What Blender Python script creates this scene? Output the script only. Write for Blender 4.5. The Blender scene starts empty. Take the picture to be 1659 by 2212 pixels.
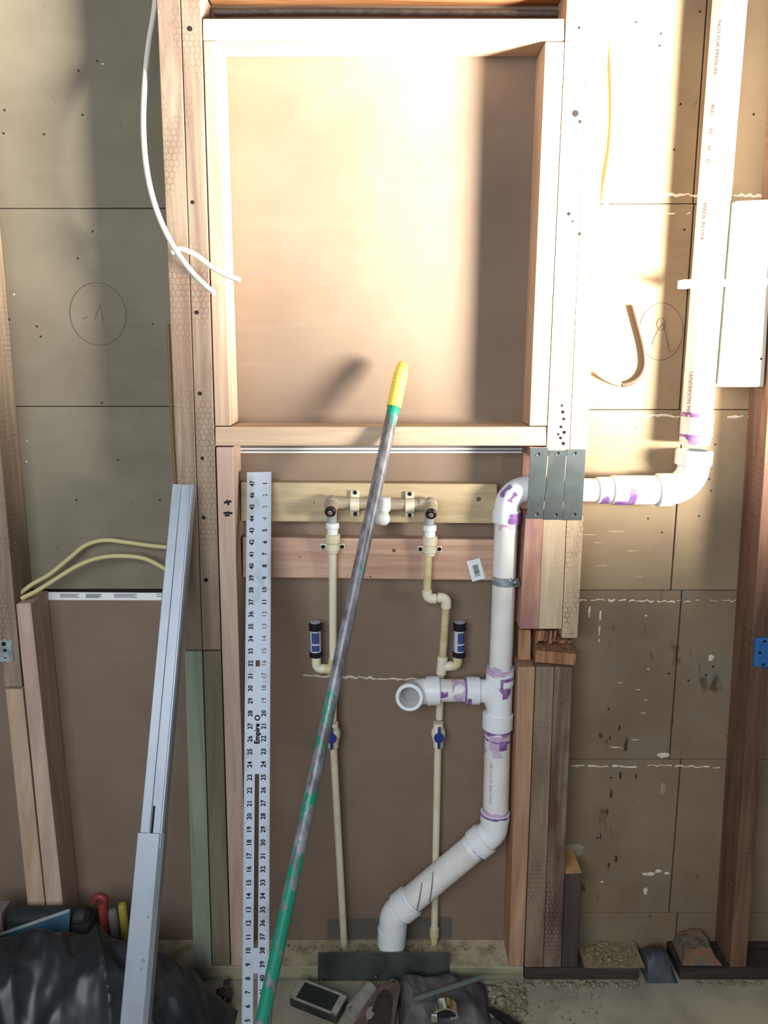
import bpy, bmesh, math, random
from mathutils import Vector, Matrix, noise

# ------------------------------------------------------------------ camera, light, exposure
IN = 0.0254                       # the scene is laid out in inches
F_PX, CX, CY = 1790.0, 829.5, 1106.0
PITCH = math.radians(11.5)
CAM = Vector((0.0, -64.0, 55.6))
EXPOSURE = 0.0
SC = bpy.context.scene
C = SC.collection

cam_d = bpy.data.cameras.new('camera')
cam_d.sensor_fit = 'VERTICAL'; cam_d.sensor_height = 36.0
cam_d.lens = F_PX / 2212.0 * 36.0
cam_d.clip_start = 0.05
cam = bpy.data.objects.new('camera', cam_d); C.objects.link(cam)
cam.location = CAM * IN
cam.rotation_euler = (math.pi / 2 - PITCH, 0, 0)
SC.camera = cam

world = bpy.data.worlds.new('room_ambient'); SC.world = world; world.use_nodes = True
world.node_tree.nodes['Background'].inputs[0].default_value = (0.80, 0.90, 1.0, 1)
world.node_tree.nodes['Background'].inputs[1].default_value = 0.085

def lamp(name, kind, loc, target, energy, color, **kw):
    d = bpy.data.lights.new(name, kind); d.energy = energy; d.color = color
    for k, v in kw.items(): setattr(d, k, v)
    o = bpy.data.objects.new(name, d); C.objects.link(o)
    o.location = Vector(loc) * IN
    o.rotation_euler = (Vector(target) - Vector(loc)).to_track_quat('-Z', 'Y').to_euler()
    return o
# bright low sun / work light reaching in from the right, aimed at the upper half of the wall
lamp('work_light', 'SPOT', (61, -33, 52), (29, 3, 80), 2350, (1.0, 0.955, 0.85),
     spot_size=math.radians(88), spot_blend=1.0, shadow_soft_size=0.26)
# cool daylight from a window behind the camera
lamp('window_daylight', 'AREA', (-26, -100, 70), (2, 0, 30), 54, (0.86, 0.93, 1.0),
     shape='RECTANGLE', size=1.7, size_y=1.2)

SC.view_settings.view_transform = 'Standard'
SC.view_settings.look = 'None'
SC.view_settings.exposure = EXPOSURE
SC.view_settings.gamma = 1.0
SC.view_settings.use_curve_mapping = False

# ------------------------------------------------------------------ helpers
def ray(x, y):
    f = Vector((0, math.cos(PITCH), -math.sin(PITCH))); u = Vector((0, math.sin(PITCH), math.cos(PITCH)))
    return f * F_PX + Vector((1, 0, 0)) * (x - CX) + u * (CY - y)
def P(x, y, Y=0.0):               # photo direction met with the upright plane Y (inches behind the stud faces)
    d = ray(x, y); return CAM + d * ((Y - CAM.y) / d.y)
def Z(x, y, z=0.0):               # photo direction met with the level plane z
    d = ray(x, y); return CAM + d * ((z - CAM.z) / d.z)

ORIG = {}
def link(name, bm, mat, parent=None, smooth=False, origin=None):
    bmesh.ops.recalc_face_normals(bm, faces=bm.faces[:])
    if parent is not None: og = ORIG[parent.name]
    elif origin is not None: og = Vector(origin)
    else:
        xs = [v.co.x for v in bm.verts]; ys = [v.co.y for v in bm.verts]; zs = [v.co.z for v in bm.verts]
        og = Vector(((min(xs) + max(xs)) / 2, (min(ys) + max(ys)) / 2, min(zs)))
    for v in bm.verts: v.co = (v.co - og) * IN
    me = bpy.data.meshes.new(name); bm.to_mesh(me); bm.free()
    for m in (mat if isinstance(mat, (list, tuple)) else [mat]): me.materials.append(m)
    if smooth:
        me.shade_smooth(); me.set_sharp_from_angle(angle=math.radians(38))
    o = bpy.data.objects.new(name, me); C.objects.link(o)
    if parent is not None: o.parent = parent
    else: o.location = og * IN
    ORIG[o.name] = og
    return o
def tag(o, label, cat, group=None, kind=None):
    o['label'] = label; o['category'] = cat
    if group: o['group'] = group
    if kind: o['kind'] = kind
    return o
def thing(name, label, cat, loc, group=None):
    o = bpy.data.objects.new(name, None); C.objects.link(o); o.empty_display_size = 0.03
    o.location = Vector(loc) * IN; ORIG[o.name] = Vector(loc)
    return tag(o, label, cat, group)
def struct(o): o['kind'] = 'structure'; return o

def hexa(bm, f4, b4, bev=0.0):
    """front four corners tl,tr,br,bl and back four"""
    vs = [bm.verts.new(p) for p in list(f4) + list(b4)]
    fs = [bm.faces.new([vs[i] for i in q]) for q in ((0,1,2,3),(7,6,5,4),(0,4,5,1),(1,5,6,2),(2,6,7,3),(3,7,4,0))]
    if bev:
        es = set(e for f in fs for e in f.edges)
        bmesh.ops.bevel(bm, geom=list(es), offset=bev, segments=2, affect='EDGES', profile=0.5)
def box(bm, x0, x1, y0, y1, z0, z1, bev=0.0):
    f = [(x0,y0,z1),(x1,y0,z1),(x1,y0,z0),(x0,y0,z0)]; b = [(x,y1,z) for x,_,z in f]
    hexa(bm, f, b, bev)
def quad_px(bm, tl, tr, br, bl, yf, depth, bev=0.0):
    f = [P(*q, yf) for q in (tl, tr, br, bl)]
    b = [p + Vector((0, depth, 0)) for p in f]
    hexa(bm, f, b, bev)
def frame_for(a, ref=Vector((0, -1, 0))):
    a = a.normalized(); r = ref - a * ref.dot(a)
    if r.length < 1e-4: r = Vector((1, 0, 0)) - a * a.x
    r.normalize(); return a, r, a.cross(r).normalized()
def rings_for(pts, rad, seg, flat=1.0):
    n = len(pts); rs = rad if isinstance(rad, (list, tuple)) else [rad] * n
    rings = []; prev = None
    for i, p in enumerate(pts):
        if i == 0: t = pts[1] - p
        elif i == n - 1: t = p - pts[i-1]
        else: t = (pts[i+1] - p).normalized() + (p - pts[i-1]).normalized()
        a, r, b = frame_for(t, prev if prev is not None else Vector((0, -1, 0.01)))
        prev = r
        rings.append([p + (r * math.cos(2*math.pi*k/seg) * flat + b * math.sin(2*math.pi*k/seg)) * rs[i] for k in range(seg)])
    return rings
def tube(bm, pts, rad, seg=24, caps=(True, True), flat=1.0):
    pts = [Vector(p) for p in pts]
    R = [[bm.verts.new(q) for q in ring] for ring in rings_for(pts, rad, seg, flat)]
    for i in range(len(R) - 1):
        for k in range(seg):
            bm.faces.new((R[i][k], R[i][(k+1) % seg], R[i+1][(k+1) % seg], R[i+1][k]))
    if caps[0]: bm.faces.new(R[0][::-1])
    if caps[1]: bm.faces.new(R[-1])
    return R
def lathe(bm, p0, axis, prof, seg=28, caps=(True, True)):
    a, r, b = frame_for(Vector(axis)); p0 = Vector(p0)
    R = [[bm.verts.new(p0 + a * s + (r * math.cos(2*math.pi*k/seg) + b * math.sin(2*math.pi*k/seg)) * max(q, 1e-4)) for k in range(seg)] for s, q in prof]
    for i in range(len(R) - 1):
        for k in range(seg):
            bm.faces.new((R[i][k], R[i][(k+1) % seg], R[i+1][(k+1) % seg], R[i+1][k]))
    if caps[0]: bm.faces.new(R[0][::-1])
    if caps[1]: bm.faces.new(R[-1])
def hub(bm, p0, p1, r, R, ch=0.07):
    """a socket: cylinder of radius R with small chamfered lips down to r"""
    p0, p1 = Vector(p0), Vector(p1); L = (p1 - p0).length
    lathe(bm, p0, p1 - p0, [(0, r), (0, R - ch), (ch, R), (L - ch, R), (L, R - ch), (L, r)], caps=(False, False))
def fillet(pts, r, n=8):
    pts = [Vector(p) for p in pts]; out = [pts[0]]
    for i in range(1, len(pts) - 1):
        a, p, c = pts[i-1], pts[i], pts[i+1]
        u, v = (a - p).normalized(), (c - p).normalized()
        ang = u.angle(v); d = min(r / math.tan(ang / 2), (a-p).length * .98, (c-p).length * .98)
        s, e = p + u * d, p + v * d
        rr = d * math.tan(ang / 2); cen = p + (u + v).normalized() * (rr / math.sin(ang / 2))
        s0, e0 = s - cen, e - cen; tot = s0.angle(e0)
        for k in range(n + 1):
            t = k / n; out.append(cen + (s0 * math.sin((1-t) * tot) + e0 * math.sin(t * tot)) / math.sin(tot))
    out.append(pts[-1]); return out
def spline(pts, n=10):
    pts = [Vector(p) for p in pts]; q = [pts[0]*2 - pts[1]] + pts + [pts[-1]*2 - pts[-2]]; out = []
    for i in range(1, len(q) - 2):
        for k in range(n):
            t = k / n; a, b, c, d = q[i-1:i+3]
            out.append(0.5 * ((2*b) + (c - a) * t + (2*a - 5*b + 4*c - d) * t*t + (3*b - a - 3*c + d) * t**3))
    out.append(pts[-1]); return out
def disc(bm, p, n, r, h=0.03, seg=14):
    lathe(bm, Vector(p), n, [(0, r), (h * .6, r), (h, r * .8)], seg=seg)

# text -> flat polygons (x, y)
_tc = {}
def glyphs(body, size, align='CENTER'):
    key = (body, size, align)
    if key in _tc: return _tc[key]
    cu = bpy.data.curves.new('lettering', 'FONT'); cu.body = body; cu.size = size
    cu.align_x = align; cu.align_y = 'CENTER'; cu.resolution_u = 2
    o = bpy.data.objects.new('lettering', cu); C.objects.link(o)
    dg = bpy.context.evaluated_depsgraph_get(); dg.update()
    me = bpy.data.meshes.new_from_object(o.evaluated_get(dg))
    res = ([v.co.xy.copy() for v in me.vertices], [list(p.vertices) for p in me.polygons])
    bpy.data.objects.remove(o); bpy.data.curves.remove(cu); bpy.data.meshes.remove(me)
    _tc[key] = res; return res
def put_text(bm, body, size, fn, align='CENTER', bold=0.0):
    vs, ps = glyphs(body, size, align)
    offs = [(0, 0)] if not bold else [(-bold, 0), (bold, 0), (0, bold), (0, -bold)]
    for ox, oy in offs:
        V = [bm.verts.new(fn(v.x + ox, v.y + oy)) for v in vs]
        for p in ps:
            try: bm.faces.new([V[i] for i in p])
            except ValueError: pass

# ------------------------------------------------------------------ materials
def lin(r, g, b):
    f = lambda c: (c/255/12.92) if c/255 <= .04045 else ((c/255 + .055)/1.055)**2.4
    return (f(r), f(g), f(b), 1)
class N:
    def __init__(s, name, rough=0.6, metal=0.0, spec=0.3):
        s.m = bpy.data.materials.new(name); s.m.use_nodes = True; s.t = s.m.node_tree
        s.b = s.t.nodes['Principled BSDF']; s.b.inputs['Roughness'].default_value = rough
        s.b.inputs['Metallic'].default_value = metal; s.b.inputs['Specular IOR Level'].default_value = spec
        s.tc = s.t.nodes.new('ShaderNodeTexCoord'); s._v = None
    def n(s, t, **kw):
        x = s.t.nodes.new(t)
        for k, v in kw.items(): setattr(x, k, v)
        return x
    def l(s, a, b): s.t.links.new(a, b)
    def vec(s, scale=(1, 1, 1)):
        oi = s.n('ShaderNodeObjectInfo'); mul = s.n('ShaderNodeMath', operation='MULTIPLY'); mul.inputs[1].default_value = 7.3
        s.l(oi.outputs['Random'], mul.inputs[0])
        add = s.n('ShaderNodeVectorMath', operation='ADD'); s.l(s.tc.outputs['Object'], add.inputs[0]); s.l(mul.outputs[0], add.inputs[1])
        mp = s.n('ShaderNodeVectorMath', operation='MULTIPLY'); mp.inputs[1].default_value = scale
        s.l(add.outputs[0], mp.inputs[0]); return mp.outputs[0]
    def noise(s, scale, vscale=(1, 1, 1), detail=4, dist=0.0, rough=.55):
        x = s.n('ShaderNodeTexNoise'); x.inputs['Scale'].default_value = scale; x.inputs['Detail'].default_value = detail
        x.inputs['Distortion'].default_value = dist; x.inputs['Roughness'].default_value = rough
        s.l(s.vec(vscale), x.inputs['Vector']); return x.outputs['Fac']
    def ramp(s, fac, stops):
        r = s.n('ShaderNodeValToRGB'); e = r.color_ramp.elements
        while len(e) < len(stops): e.new(0.5)
        for i, (p, c) in enumerate(stops):
            e[i].position = p; e[i].color = c if len(c) == 4 else (*c, 1)
        s.l(fac, r.inputs[0]); return r.outputs['Color']
    def mask(s, fac, a, b):
        r = s.n('ShaderNodeMapRange'); r.inputs[1].default_value = a; r.inputs[2].default_value = b
        s.l(fac, r.inputs[0]); return r.outputs[0]
    def mix(s, fac, a, b):
        m = s.n('ShaderNodeMix', data_type='RGBA')
        if isinstance(fac, (int, float)): m.inputs[0].default_value = fac
        else: s.l(fac, m.inputs[0])
        for i, c in ((6, a), (7, b)):
            if isinstance(c, tuple): m.inputs[i].default_value = c
            else: s.l(c, m.inputs[i])
        return m.outputs[2]
    def mul(s, a, b):
        m = s.n('ShaderNodeMath', operation='MULTIPLY')
        for i, c in ((0, a), (1, b)):
            if isinstance(c, (int, float)): m.inputs[i].default_value = c
            else: s.l(c, m.inputs[i])
        return m.outputs[0]
    def out(s, col, bump=None, strength=0.2, dist=0.002):
        if isinstance(col, tuple): s.b.inputs['Base Color'].default_value = col
        else: s.l(col, s.b.inputs['Base Color'])
        if bump is not None:
            b = s.n('ShaderNodeBump'); b.inputs['Strength'].default_value = strength; b.inputs['Distance'].default_value = dist
            s.l(bump, b.inputs['Height']); s.l(b.outputs[0], s.b.inputs['Normal'])
        return s.m

def hexes(k, per_inch):
    """edges of a hexagonal mesh imprint in the x-z plane"""
    def vm(op, a, b=None, c=None):
        n = k.n('ShaderNodeVectorMath', operation=op)
        for i, q in enumerate((a, b, c)):
            if q is None: continue
            if isinstance(q, tuple): n.inputs[i].default_value = q
            else: k.l(q, n.inputs[i])
        return n
    sc = per_inch / IN
    wob = k.n('ShaderNodeTexNoise'); wob.inputs['Scale'].default_value = 40; k.l(k.tc.outputs['Object'], wob.inputs['Vector'])
    p = vm('MULTIPLY', vm('MULTIPLY_ADD', wob.outputs['Color'], (.006,)*3, k.tc.outputs['Object']).outputs[0], (sc, 0, sc * .8)).outputs[0]
    R = (1.0, 1.0, 1.7320508); H = (.5, .5, .8660254)
    def cell(q):
        w = vm('WRAP', q, R, (0, 0, 0)).outputs[0]
        return vm('SUBTRACT', w, (.5, 0, .8660254)).outputs[0]
    a, b = cell(p), cell(vm('SUBTRACT', p, (.5, 0, .8660254)).outputs[0])
    def hd(q):
        ab = vm('ABSOLUTE', vm('MULTIPLY', q, (1, 0, 1)).outputs[0]).outputs[0]
        d1 = vm('DOT_PRODUCT', ab, (.5, 0, .8660254)).outputs['Value']; sx = k.n('ShaderNodeSeparateXYZ'); k.l(ab, sx.inputs[0])
        m = k.n('ShaderNodeMath', operation='MAXIMUM'); k.l(d1, m.inputs[0]); k.l(sx.outputs[0], m.inputs[1]); return m.outputs[0]
    m = k.n('ShaderNodeMath', operation='MINIMUM'); k.l(hd(a), m.inputs[0]); k.l(hd(b), m.inputs[1])
    return k.mask(m.outputs[0], .36, .46)

def wood(name, light, dark, grain='z', honey=0.0, honey_col=None, stain=None, stain_amt=0.0, gap=.52):
    k = N(name, rough=0.75, spec=0.2)
    vs = (1, 1, .06) if grain == 'z' else (.06, 1, 1)
    g1 = k.noise(95, vs, 5, 1.2); g2 = k.noise(26, vs, 3, 2.0); big = k.noise(7, (1, 1, .5) if grain == 'z' else (.5, 1, 1), 2)
    mid = tuple((a*.62 + b*.38) for a, b in zip(light, dark))
    col = k.ramp(g2, [(.30, dark), (.50, mid), (.62, light)])
    col = k.mix(k.mul(k.mask(g1, .5, .72), .42), col, dark)
    col = k.mix(k.mul(k.mask(big, .45, .7), .35), col, tuple(c*.72 for c in mid[:3]) + (1,))
    if stain: col = k.mix(k.mul(k.mask(k.noise(11, (1, 1, .35), 4), gap, gap + .12), stain_amt), col, stain)
    bump = g1
    if honey:
        e = hexes(k, 2.6)
        pm = k.mask(k.noise(14, (1, 1, .5), 4), .47, .60)
        col = k.mix(k.mul(k.mul(e, pm), honey), col, honey_col or tuple(c*.4 for c in dark[:3]) + (1,))
        col = k.mix(k.mul(k.mask(k.noise(60, (1, 1, 1), 3), .60, .72), honey*.5), col, tuple(c*.45 for c in dark[:3]) + (1,))
    return k.out(col, bump, .25, .0015)
M = {}
M['fir'] = wood('fir_lumber', lin(200,174,150), lin(172,142,120))
M['fir_pink'] = wood('pink_fir_lumber', lin(204,178,160), lin(178,148,132))
M['fir_x'] = wood('fir_board', lin(206,172,150), lin(174,134,112), grain='x')
M['pale_x'] = wood('pale_lumber', lin(204,180,154), lin(184,156,132), grain='x')
M['yellow_x'] = wood('yellow_pine_board', lin(196,176,142), lin(172,150,116), grain='x')
M['old_left'] = wood('weathered_stud_wood', lin(160,142,122), lin(126,106,92), honey=.42, honey_col=lin(88,66,54), stain=lin(128,102,88), stain_amt=.45)
M['old_plain'] = wood('aged_stud_wood', lin(212,190,160), lin(184,158,128), honey=.10, honey_col=lin(110,70,50))
M['old_honey'] = wood('mesh_imprinted_wood', lin(204,182,152), lin(176,148,118), honey=.7, honey_col=lin(110,72,54), stain=lin(150,108,84), stain_amt=.5, gap=.56)
M['old_dark'] = wood('dark_mesh_imprinted_wood', lin(142,122,106), lin(104,84,72), honey=.7, honey_col=lin(62,44,38), stain=lin(82,48,46), stain_amt=.7, gap=.47)
M['brown'] = wood('brown_stud_wood', lin(148,128,108), lin(114,94,78), honey=.35, honey_col=lin(66,46,38), stain=lin(92,62,54), stain_amt=.5)
M['tan_red'] = wood('reddish_tan_stud_wood', lin(188,150,120), lin(156,114,88), stain=lin(150,100,84), stain_amt=.4, gap=.58)
M['far_brown'] = wood('brown_dusty_stud_wood', lin(126,96,78), lin(92,64,52), honey=.3, honey_col=lin(66,46,38))
M['red_dark'] = wood('dark_red_stud_wood', lin(130,86,68), lin(88,54,44), honey=.25)
M['green'] = wood('treated_green_lumber', lin(158,166,146), lin(132,142,122))
M['olive'] = wood('treated_olive_lumber', lin(140,130,108), lin(114,104,84))
M['olive_x'] = wood('treated_plate_lumber', lin(166,160,132), lin(124,120,94), grain='x', stain=lin(186,172,146), stain_amt=.6)
M['black_x'] = wood('dark_damp_plate', lin(74,64,56), lin(46,40,36), grain='x')
M['primer_wood'] = wood('primer_stained_stud', lin(202,160,134), lin(172,126,104), stain=lin(160,112,118), stain_amt=.85, gap=.50)
M['splinter'] = wood('splintered_orange_wood', lin(190,142,106), lin(120,78,54))
M['top_brown'] = wood('warm_brown_header', lin(186,136,92), lin(132,86,54), grain='x')
M['charred'] = wood('dusty_charred_wood', lin(86,76,68), lin(58,50,46))

def paper(name, base, alt, dirt=.5):
    k = N(name, rough=.85, spec=.15)
    f = k.noise(5, (1, 1, 1), 4); g = k.noise(300, (1, .2, 1), 2); w = k.noise(40, (.1, 1, 1), 3)
    col = k.ramp(f, [(.32, alt), (.62, base)])
    col = k.mix(k.mul(k.mask(w, .55, .75), .18), col, tuple(min(1, c*1.25) for c in base[:3]) + (1,))
    if dirt: col = k.mix(k.mul(k.mask(k.noise(70, (1, 1, .6), 5), .66, .74), dirt), col, tuple(c*.4 for c in alt[:3]) + (1,))
    return k.out(col, g, .12, .0006)
M['lath'] = paper('gypsum_lath_paper', lin(150,131,106), lin(134,115,92))
M['lath_left'] = paper('grey_gypsum_lath_paper', lin(136,127,110), lin(124,114,98), .35)
M['board'] = paper('brown_drywall_paper', lin(136,117,101), lin(127,108,92), .0)
k = N('plaster_dust_lath', .9, 0, .1)
c0 = k.ramp(k.noise(5, (1,1,1), 4), [(.3, lin(144,125,101)), (.65, lin(126,108,88))])
c0 = k.mix(k.mul(k.mask(k.noise(10, (1,1,.8), 5), .55, .70), .55), c0, lin(124,124,114))
c0 = k.mix(k.mul(k.mask(k.noise(24, (1,1,.5), 5), .64, .72), .7), c0, lin(62,50,44))
M['lath_low'] = k.out(c0, k.noise(120), .2, .001)
def simple(name, col, rough=.5, metal=0, spec=.4, var=.0, vscale=30, alt=None, bump=0):
    k = N(name, rough, metal, spec)
    if var or alt:
        f = k.noise(vscale, (1, 1, 1), 4)
        a = alt or tuple(c*(1-var) for c in col[:3]) + (1,)
        return k.out(k.mix(k.mask(f, .42, .62), col, a), k.noise(vscale*3) if bump else None, bump, .002)
    return k.out(col)
M['gap'] = simple('dark_gap', lin(40,30,24), .9)
M['plaster'] = simple('white_plaster', lin(226,216,196), .9, var=.2, vscale=120)
M['nail'] = simple('dark_nail', lin(50,42,38), .5, .5)
M['pencil'] = simple('pencil_line', lin(104,76,62), .9)
M['pencil_faint'] = simple('faint_pencil_line', lin(100,90,78), .9)
M['ink'] = simple('black_ink', lin(34,32,34), .8)
M['marker'] = simple('black_marker', lin(26,22,22), .8)
M['greyink'] = simple('grey_print', lin(122,122,128), .8)
M['pvc'] = simple('white_pvc', lin(238,234,230), .32, spec=.5, alt=lin(226,220,212), vscale=14)
M['pvc_fit'] = simple('white_pvc_fitting', lin(240,242,242), .28, spec=.5)
M['purple'] = simple('purple_primer', lin(128,84,150), .5, alt=lin(164,128,178), vscale=60)
M['purple_faint'] = simple('faint_purple_primer', lin(206,186,206), .5, alt=lin(190,160,192), vscale=50)
M['pipeprint'] = simple('pipe_print', lin(110,78,78), .8)
M['pipeprint2'] = simple('purple_pipe_print', lin(150,120,150), .8)
M['inside'] = simple('pipe_inside', lin(150,150,148), .6)
M['cpvc'] = simple('cream_cpvc', lin(226,217,192), .38, alt=lin(216,204,172), vscale=22)
M['cpvc_fit'] = simple('pale_cpvc_fitting', lin(232,222,198), .35)
M['cpvc_yellow'] = simple('yellow_cement_cpvc', lin(214,202,158), .4, alt=lin(202,186,132), vscale=40)
M['greypipe'] = simple('grey_tan_pipe', lin(176,160,136), .4, var=.12, vscale=30)
M['greyfit'] = simple('grey_translucent_fitting', lin(160,160,162), .3)
M['white'] = simple('white_plastic', lin(240,242,240), .4)
M['black'] = simple('black_plastic', lin(26,26,30), .35)
M['screw'] = simple('black_screw', lin(34,28,26), .4, .4)
M['copper'] = simple('dull_copper', lin(190,160,144), .35, .7)
M['blue'] = simple('blue_handle', lin(36,58,132), .4)
M['boxblue'] = simple('blue_box_plastic', lin(48,104,166), .5)
M['galv'] = simple('galvanized_steel', lin(186,192,194), .4, .4, alt=lin(150,156,160), vscale=60)
M['steel'] = simple('grey_plate_steel', lin(80,87,87), .5, .1, alt=lin(70,77,77), vscale=24)
M['steel_dk'] = simple('dark_plate_steel', lin(92,98,94), .5, .4, alt=lin(70,76,74), vscale=14)
M['chrome'] = simple('chrome', lin(220,222,224), .12, 1.0)
M['label_white'] = simple('silver_label', lin(206,206,222), .3, .1)
M['label_blue'] = simple('navy_label', lin(66,76,130), .4)
M['wire_white'] = simple('white_cable_jacket', lin(236,230,216), .45)
M['wire_yellow'] = simple('yellowed_cable_jacket', lin(204,192,140), .5)
M['tube_dark'] = simple('dark_brown_tube', lin(74,54,38), .6)
M['wire_olive'] = simple('olive_cable_jacket', lin(128,104,62), .5)
M['concrete'] = simple('concrete_floor', lin(172,166,146), .9, alt=lin(152,146,128), vscale=9, bump=.3)
M['rubble'] = simple('crumbled_concrete', lin(150,142,120), .95, var=.4, vscale=60)
M['dust'] = simple('sawdust_debris', lin(158,140,110), .95, var=.35, vscale=80, bump=.4)
M['bag'] = simple('black_polythene', lin(31,34,37), .40, spec=.5, alt=lin(44,49,53), vscale=7)
M['bagdull'] = simple('black_tool_bag_cloth', lin(36,38,40), .6, alt=lin(50,52,52), vscale=30)
M['red'] = simple('red_handle', lin(130,52,48), .5)
M['greyh'] = simple('grey_handle', lin(120,112,112), .6)
M['yellowh'] = simple('yellow_handle', lin(168,152,62), .5)
M['orange'] = simple('orange_yellow_plastic', lin(226,160,40), .5)
M['skyblue'] = simple('blue_painted_face', lin(58,96,116), .5)
M['paleedge'] = simple('pale_metal_edge', lin(150,160,162), .4)
M['pinkbox'] = simple('pinkish_card', lin(128,114,112), .8)
M['leather'] = simple('dusty_brown_leather', lin(118,100,88), .8, alt=lin(92,78,70), vscale=40)
M['leather_dk'] = simple('dark_leather', lin(62,56,54), .8, var=.2, vscale=60)
M['dustycloth'] = simple('dusty_grey_cloth', lin(106,102,98), .85, alt=lin(70,70,70), vscale=16)
M['caseblack'] = simple('dusty_black_case', lin(48,48,46), .6, alt=lin(72,70,64), vscale=30)
M['caserim'] = simple('dusty_grey_rim', lin(164,160,148), .8, var=.2, vscale=60)
M['glass_dk'] = simple('dark_screen', lin(44,52,52), .25)
M['rod'] = simple('grey_green_rod', lin(96,104,98), .6)
M['bluedk'] = simple('dark_blue_sheet', lin(56,62,70), .55, alt=lin(84,88,92), vscale=12)
M['brick'] = simple('crumbling_orange_block', lin(126,92,72), .95, alt=lin(104,96,84), vscale=30, bump=.5)
M['boxwhite'] = simple('white_box_paint', lin(240,236,216), .5)
M['cord_dk'] = simple('dark_conduit', lin(84,80,78), .6, var=.4, vscale=60)
# ruler alloy, post alloy, pole paint
k = N('ruler_alloy', .5, .15, .4)
c0 = k.mix(k.mul(k.mask(k.noise(16, (1,1,.6), 4), .56, .66), .5), lin(176,184,195), lin(134,140,142))
M['ruler'] = k.out(c0)
k = N('brushed_aluminium', .45, .35, .5)
c0 = k.mix(k.mul(k.mask(k.noise(22, (1,1,.3), 4), .5, .7), .5), lin(152,158,167), lin(132,139,149))
M['alu'] = k.out(c0, k.noise(160, (1,1,.04), 2), .06, .0006)
k = N('worn_green_paint', .36, .1, .5)
sep = k.n('ShaderNodeSeparateXYZ'); k.l(k.tc.outputs['Object'], sep.inputs[0])
zz = k.mask(sep.outputs['Z'], .25, 1.0)       # more wear towards the gripped end
nn = k.noise(42, (1, 1, .42), 6, .4, .62)
ad = k.n('ShaderNodeMath', operation='ADD'); k.l(nn, ad.inputs[0]); k.l(k.mul(zz, .23), ad.inputs[1])
wear = k.mask(ad.outputs[0], .585, .62)
grey = k.ramp(k.noise(60, (1,1,.3), 3), [(.35, lin(98,94,96)), (.65, lin(150,147,154))])
c0 = k.mix(wear, lin(34,140,112), grey)
M['polegreen'] = k.out(c0)
M['polegrip'] = simple('yellow_grip', lin(240,206,88), .45)

# ------------------------------------------------------------------ setting
YB = 3.52                         # face of the sheathing, just behind the 2x4 frame
zpx = lambda y, Y=YB: P(CX, y, Y).z
TOPZ = 96.0
bm = bmesh.new(); box(bm, -64, 64, -40, 8, -4, 0)
floor = struct(link('floor', bm, M['concrete'], smooth=False))
bm = bmesh.new(); box(bm, -64, 64, 4.25, 4.6, 0, TOPZ)
struct(link('wall_rear', bm, M['gap']))

def rows(name, x0, x1, seams, mat, bottom, top=TOPZ, cuts=None):
    """lath boards laid in rows, with thin open joints"""
    bm = bmesh.new(); zs = [top] + [zpx(s) for s in seams] + [bottom]
    for i in range(len(zs) - 1):
        a, b = zs[i], zs[i+1]
        if a - b < .3: continue
        xs = [x0] + ([cuts(i)] if cuts else []) + [x1]
        for j in range(len(xs) - 1):
            box(bm, xs[j] + (.06 if j else 0), xs[j+1] - (.06 if j < len(xs) - 2 else 0), YB, YB + .42, b + .03, a - .03, .035)
    return struct(link(name, bm, mat))
XL, XR = P(400, 1000, YB).x, P(1210, 1000, YB).x      # behind the two stud clusters
wl = rows('wall_left', -64, XL - .02, [450, 878], M['lath_left'], zpx(1273))
bm = bmesh.new(); box(bm, -64, XL - .02, YB, YB + .5, .1, zpx(1289), .03)
struct(link('wall_left_lower', bm, M['board']))
bm = bmesh.new(); box(bm, XL + .02, XR - .02, YB, YB + .5, zpx(969), TOPZ, .03)
wcu = struct(link('wall_back_upper', bm, M['board']))
bm = bmesh.new(); box(bm, XL + .02, XR - .02, YB, YB + .5, .1, zpx(976), .05)
wcl = struct(link('wall_back_lower', bm, M['board']))
crack = lambda y: 1527 - 62 * y / 950 if y < 950 else (1465 - 5 * (y - 950) / 325 if y < 1275 else 1460 - 2 * (y - 1275) / 800)
mids = [200, 660, 1080]
wr = rows('wall_right', XR + .02, 64, [440, 885], M['lath'], zpx(1275) , cuts=lambda i: P(crack(mids[i]), mids[i], YB).x)
mids2 = [1460, 1800, 2050]
wr2 = rows('wall_right_lower', XR + .02, 64, [1640, 1972], M['lath_low'], .1, top=zpx(1275), cuts=lambda i: P(crack(mids2[i]), mids2[i], YB).x)

def ridge(name, parent, a, b, mat, w=.09, step=.3, seed=1, gap=.0, Y=None, rise=.07):
    """ragged squeezed-out plaster or torn paper along a joint"""
    rnd = random.Random(seed); Y = YB if Y is None else Y
    A, B = P(*a, Y), P(*b, Y); n = max(3, int((B - A).length / step)); bm = bmesh.new(); prev = None
    for i in range(n + 1):
        p = A.lerp(B, i / n) + Vector((0, 0, rnd.uniform(-.09, .09))); h = w * rnd.uniform(.45, 1.4)
        cur = [bm.verts.new(p + Vector((0, -.004, h))), bm.verts.new(p + Vector((0, -rise * rnd.uniform(.5, 1), 0))), bm.verts.new(p + Vector((0, -.004, -h)))]
        if prev and rnd.random() > gap:
            bm.faces.new((prev[0], prev[1], cur[1], cur[0])); bm.faces.new((prev[1], prev[2], cur[2], cur[1]))
        prev = cur
    for v in [v for v in bm.verts if not v.link_faces]: bm.verts.remove(v)
    return link(name, bm, mat, parent)
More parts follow.
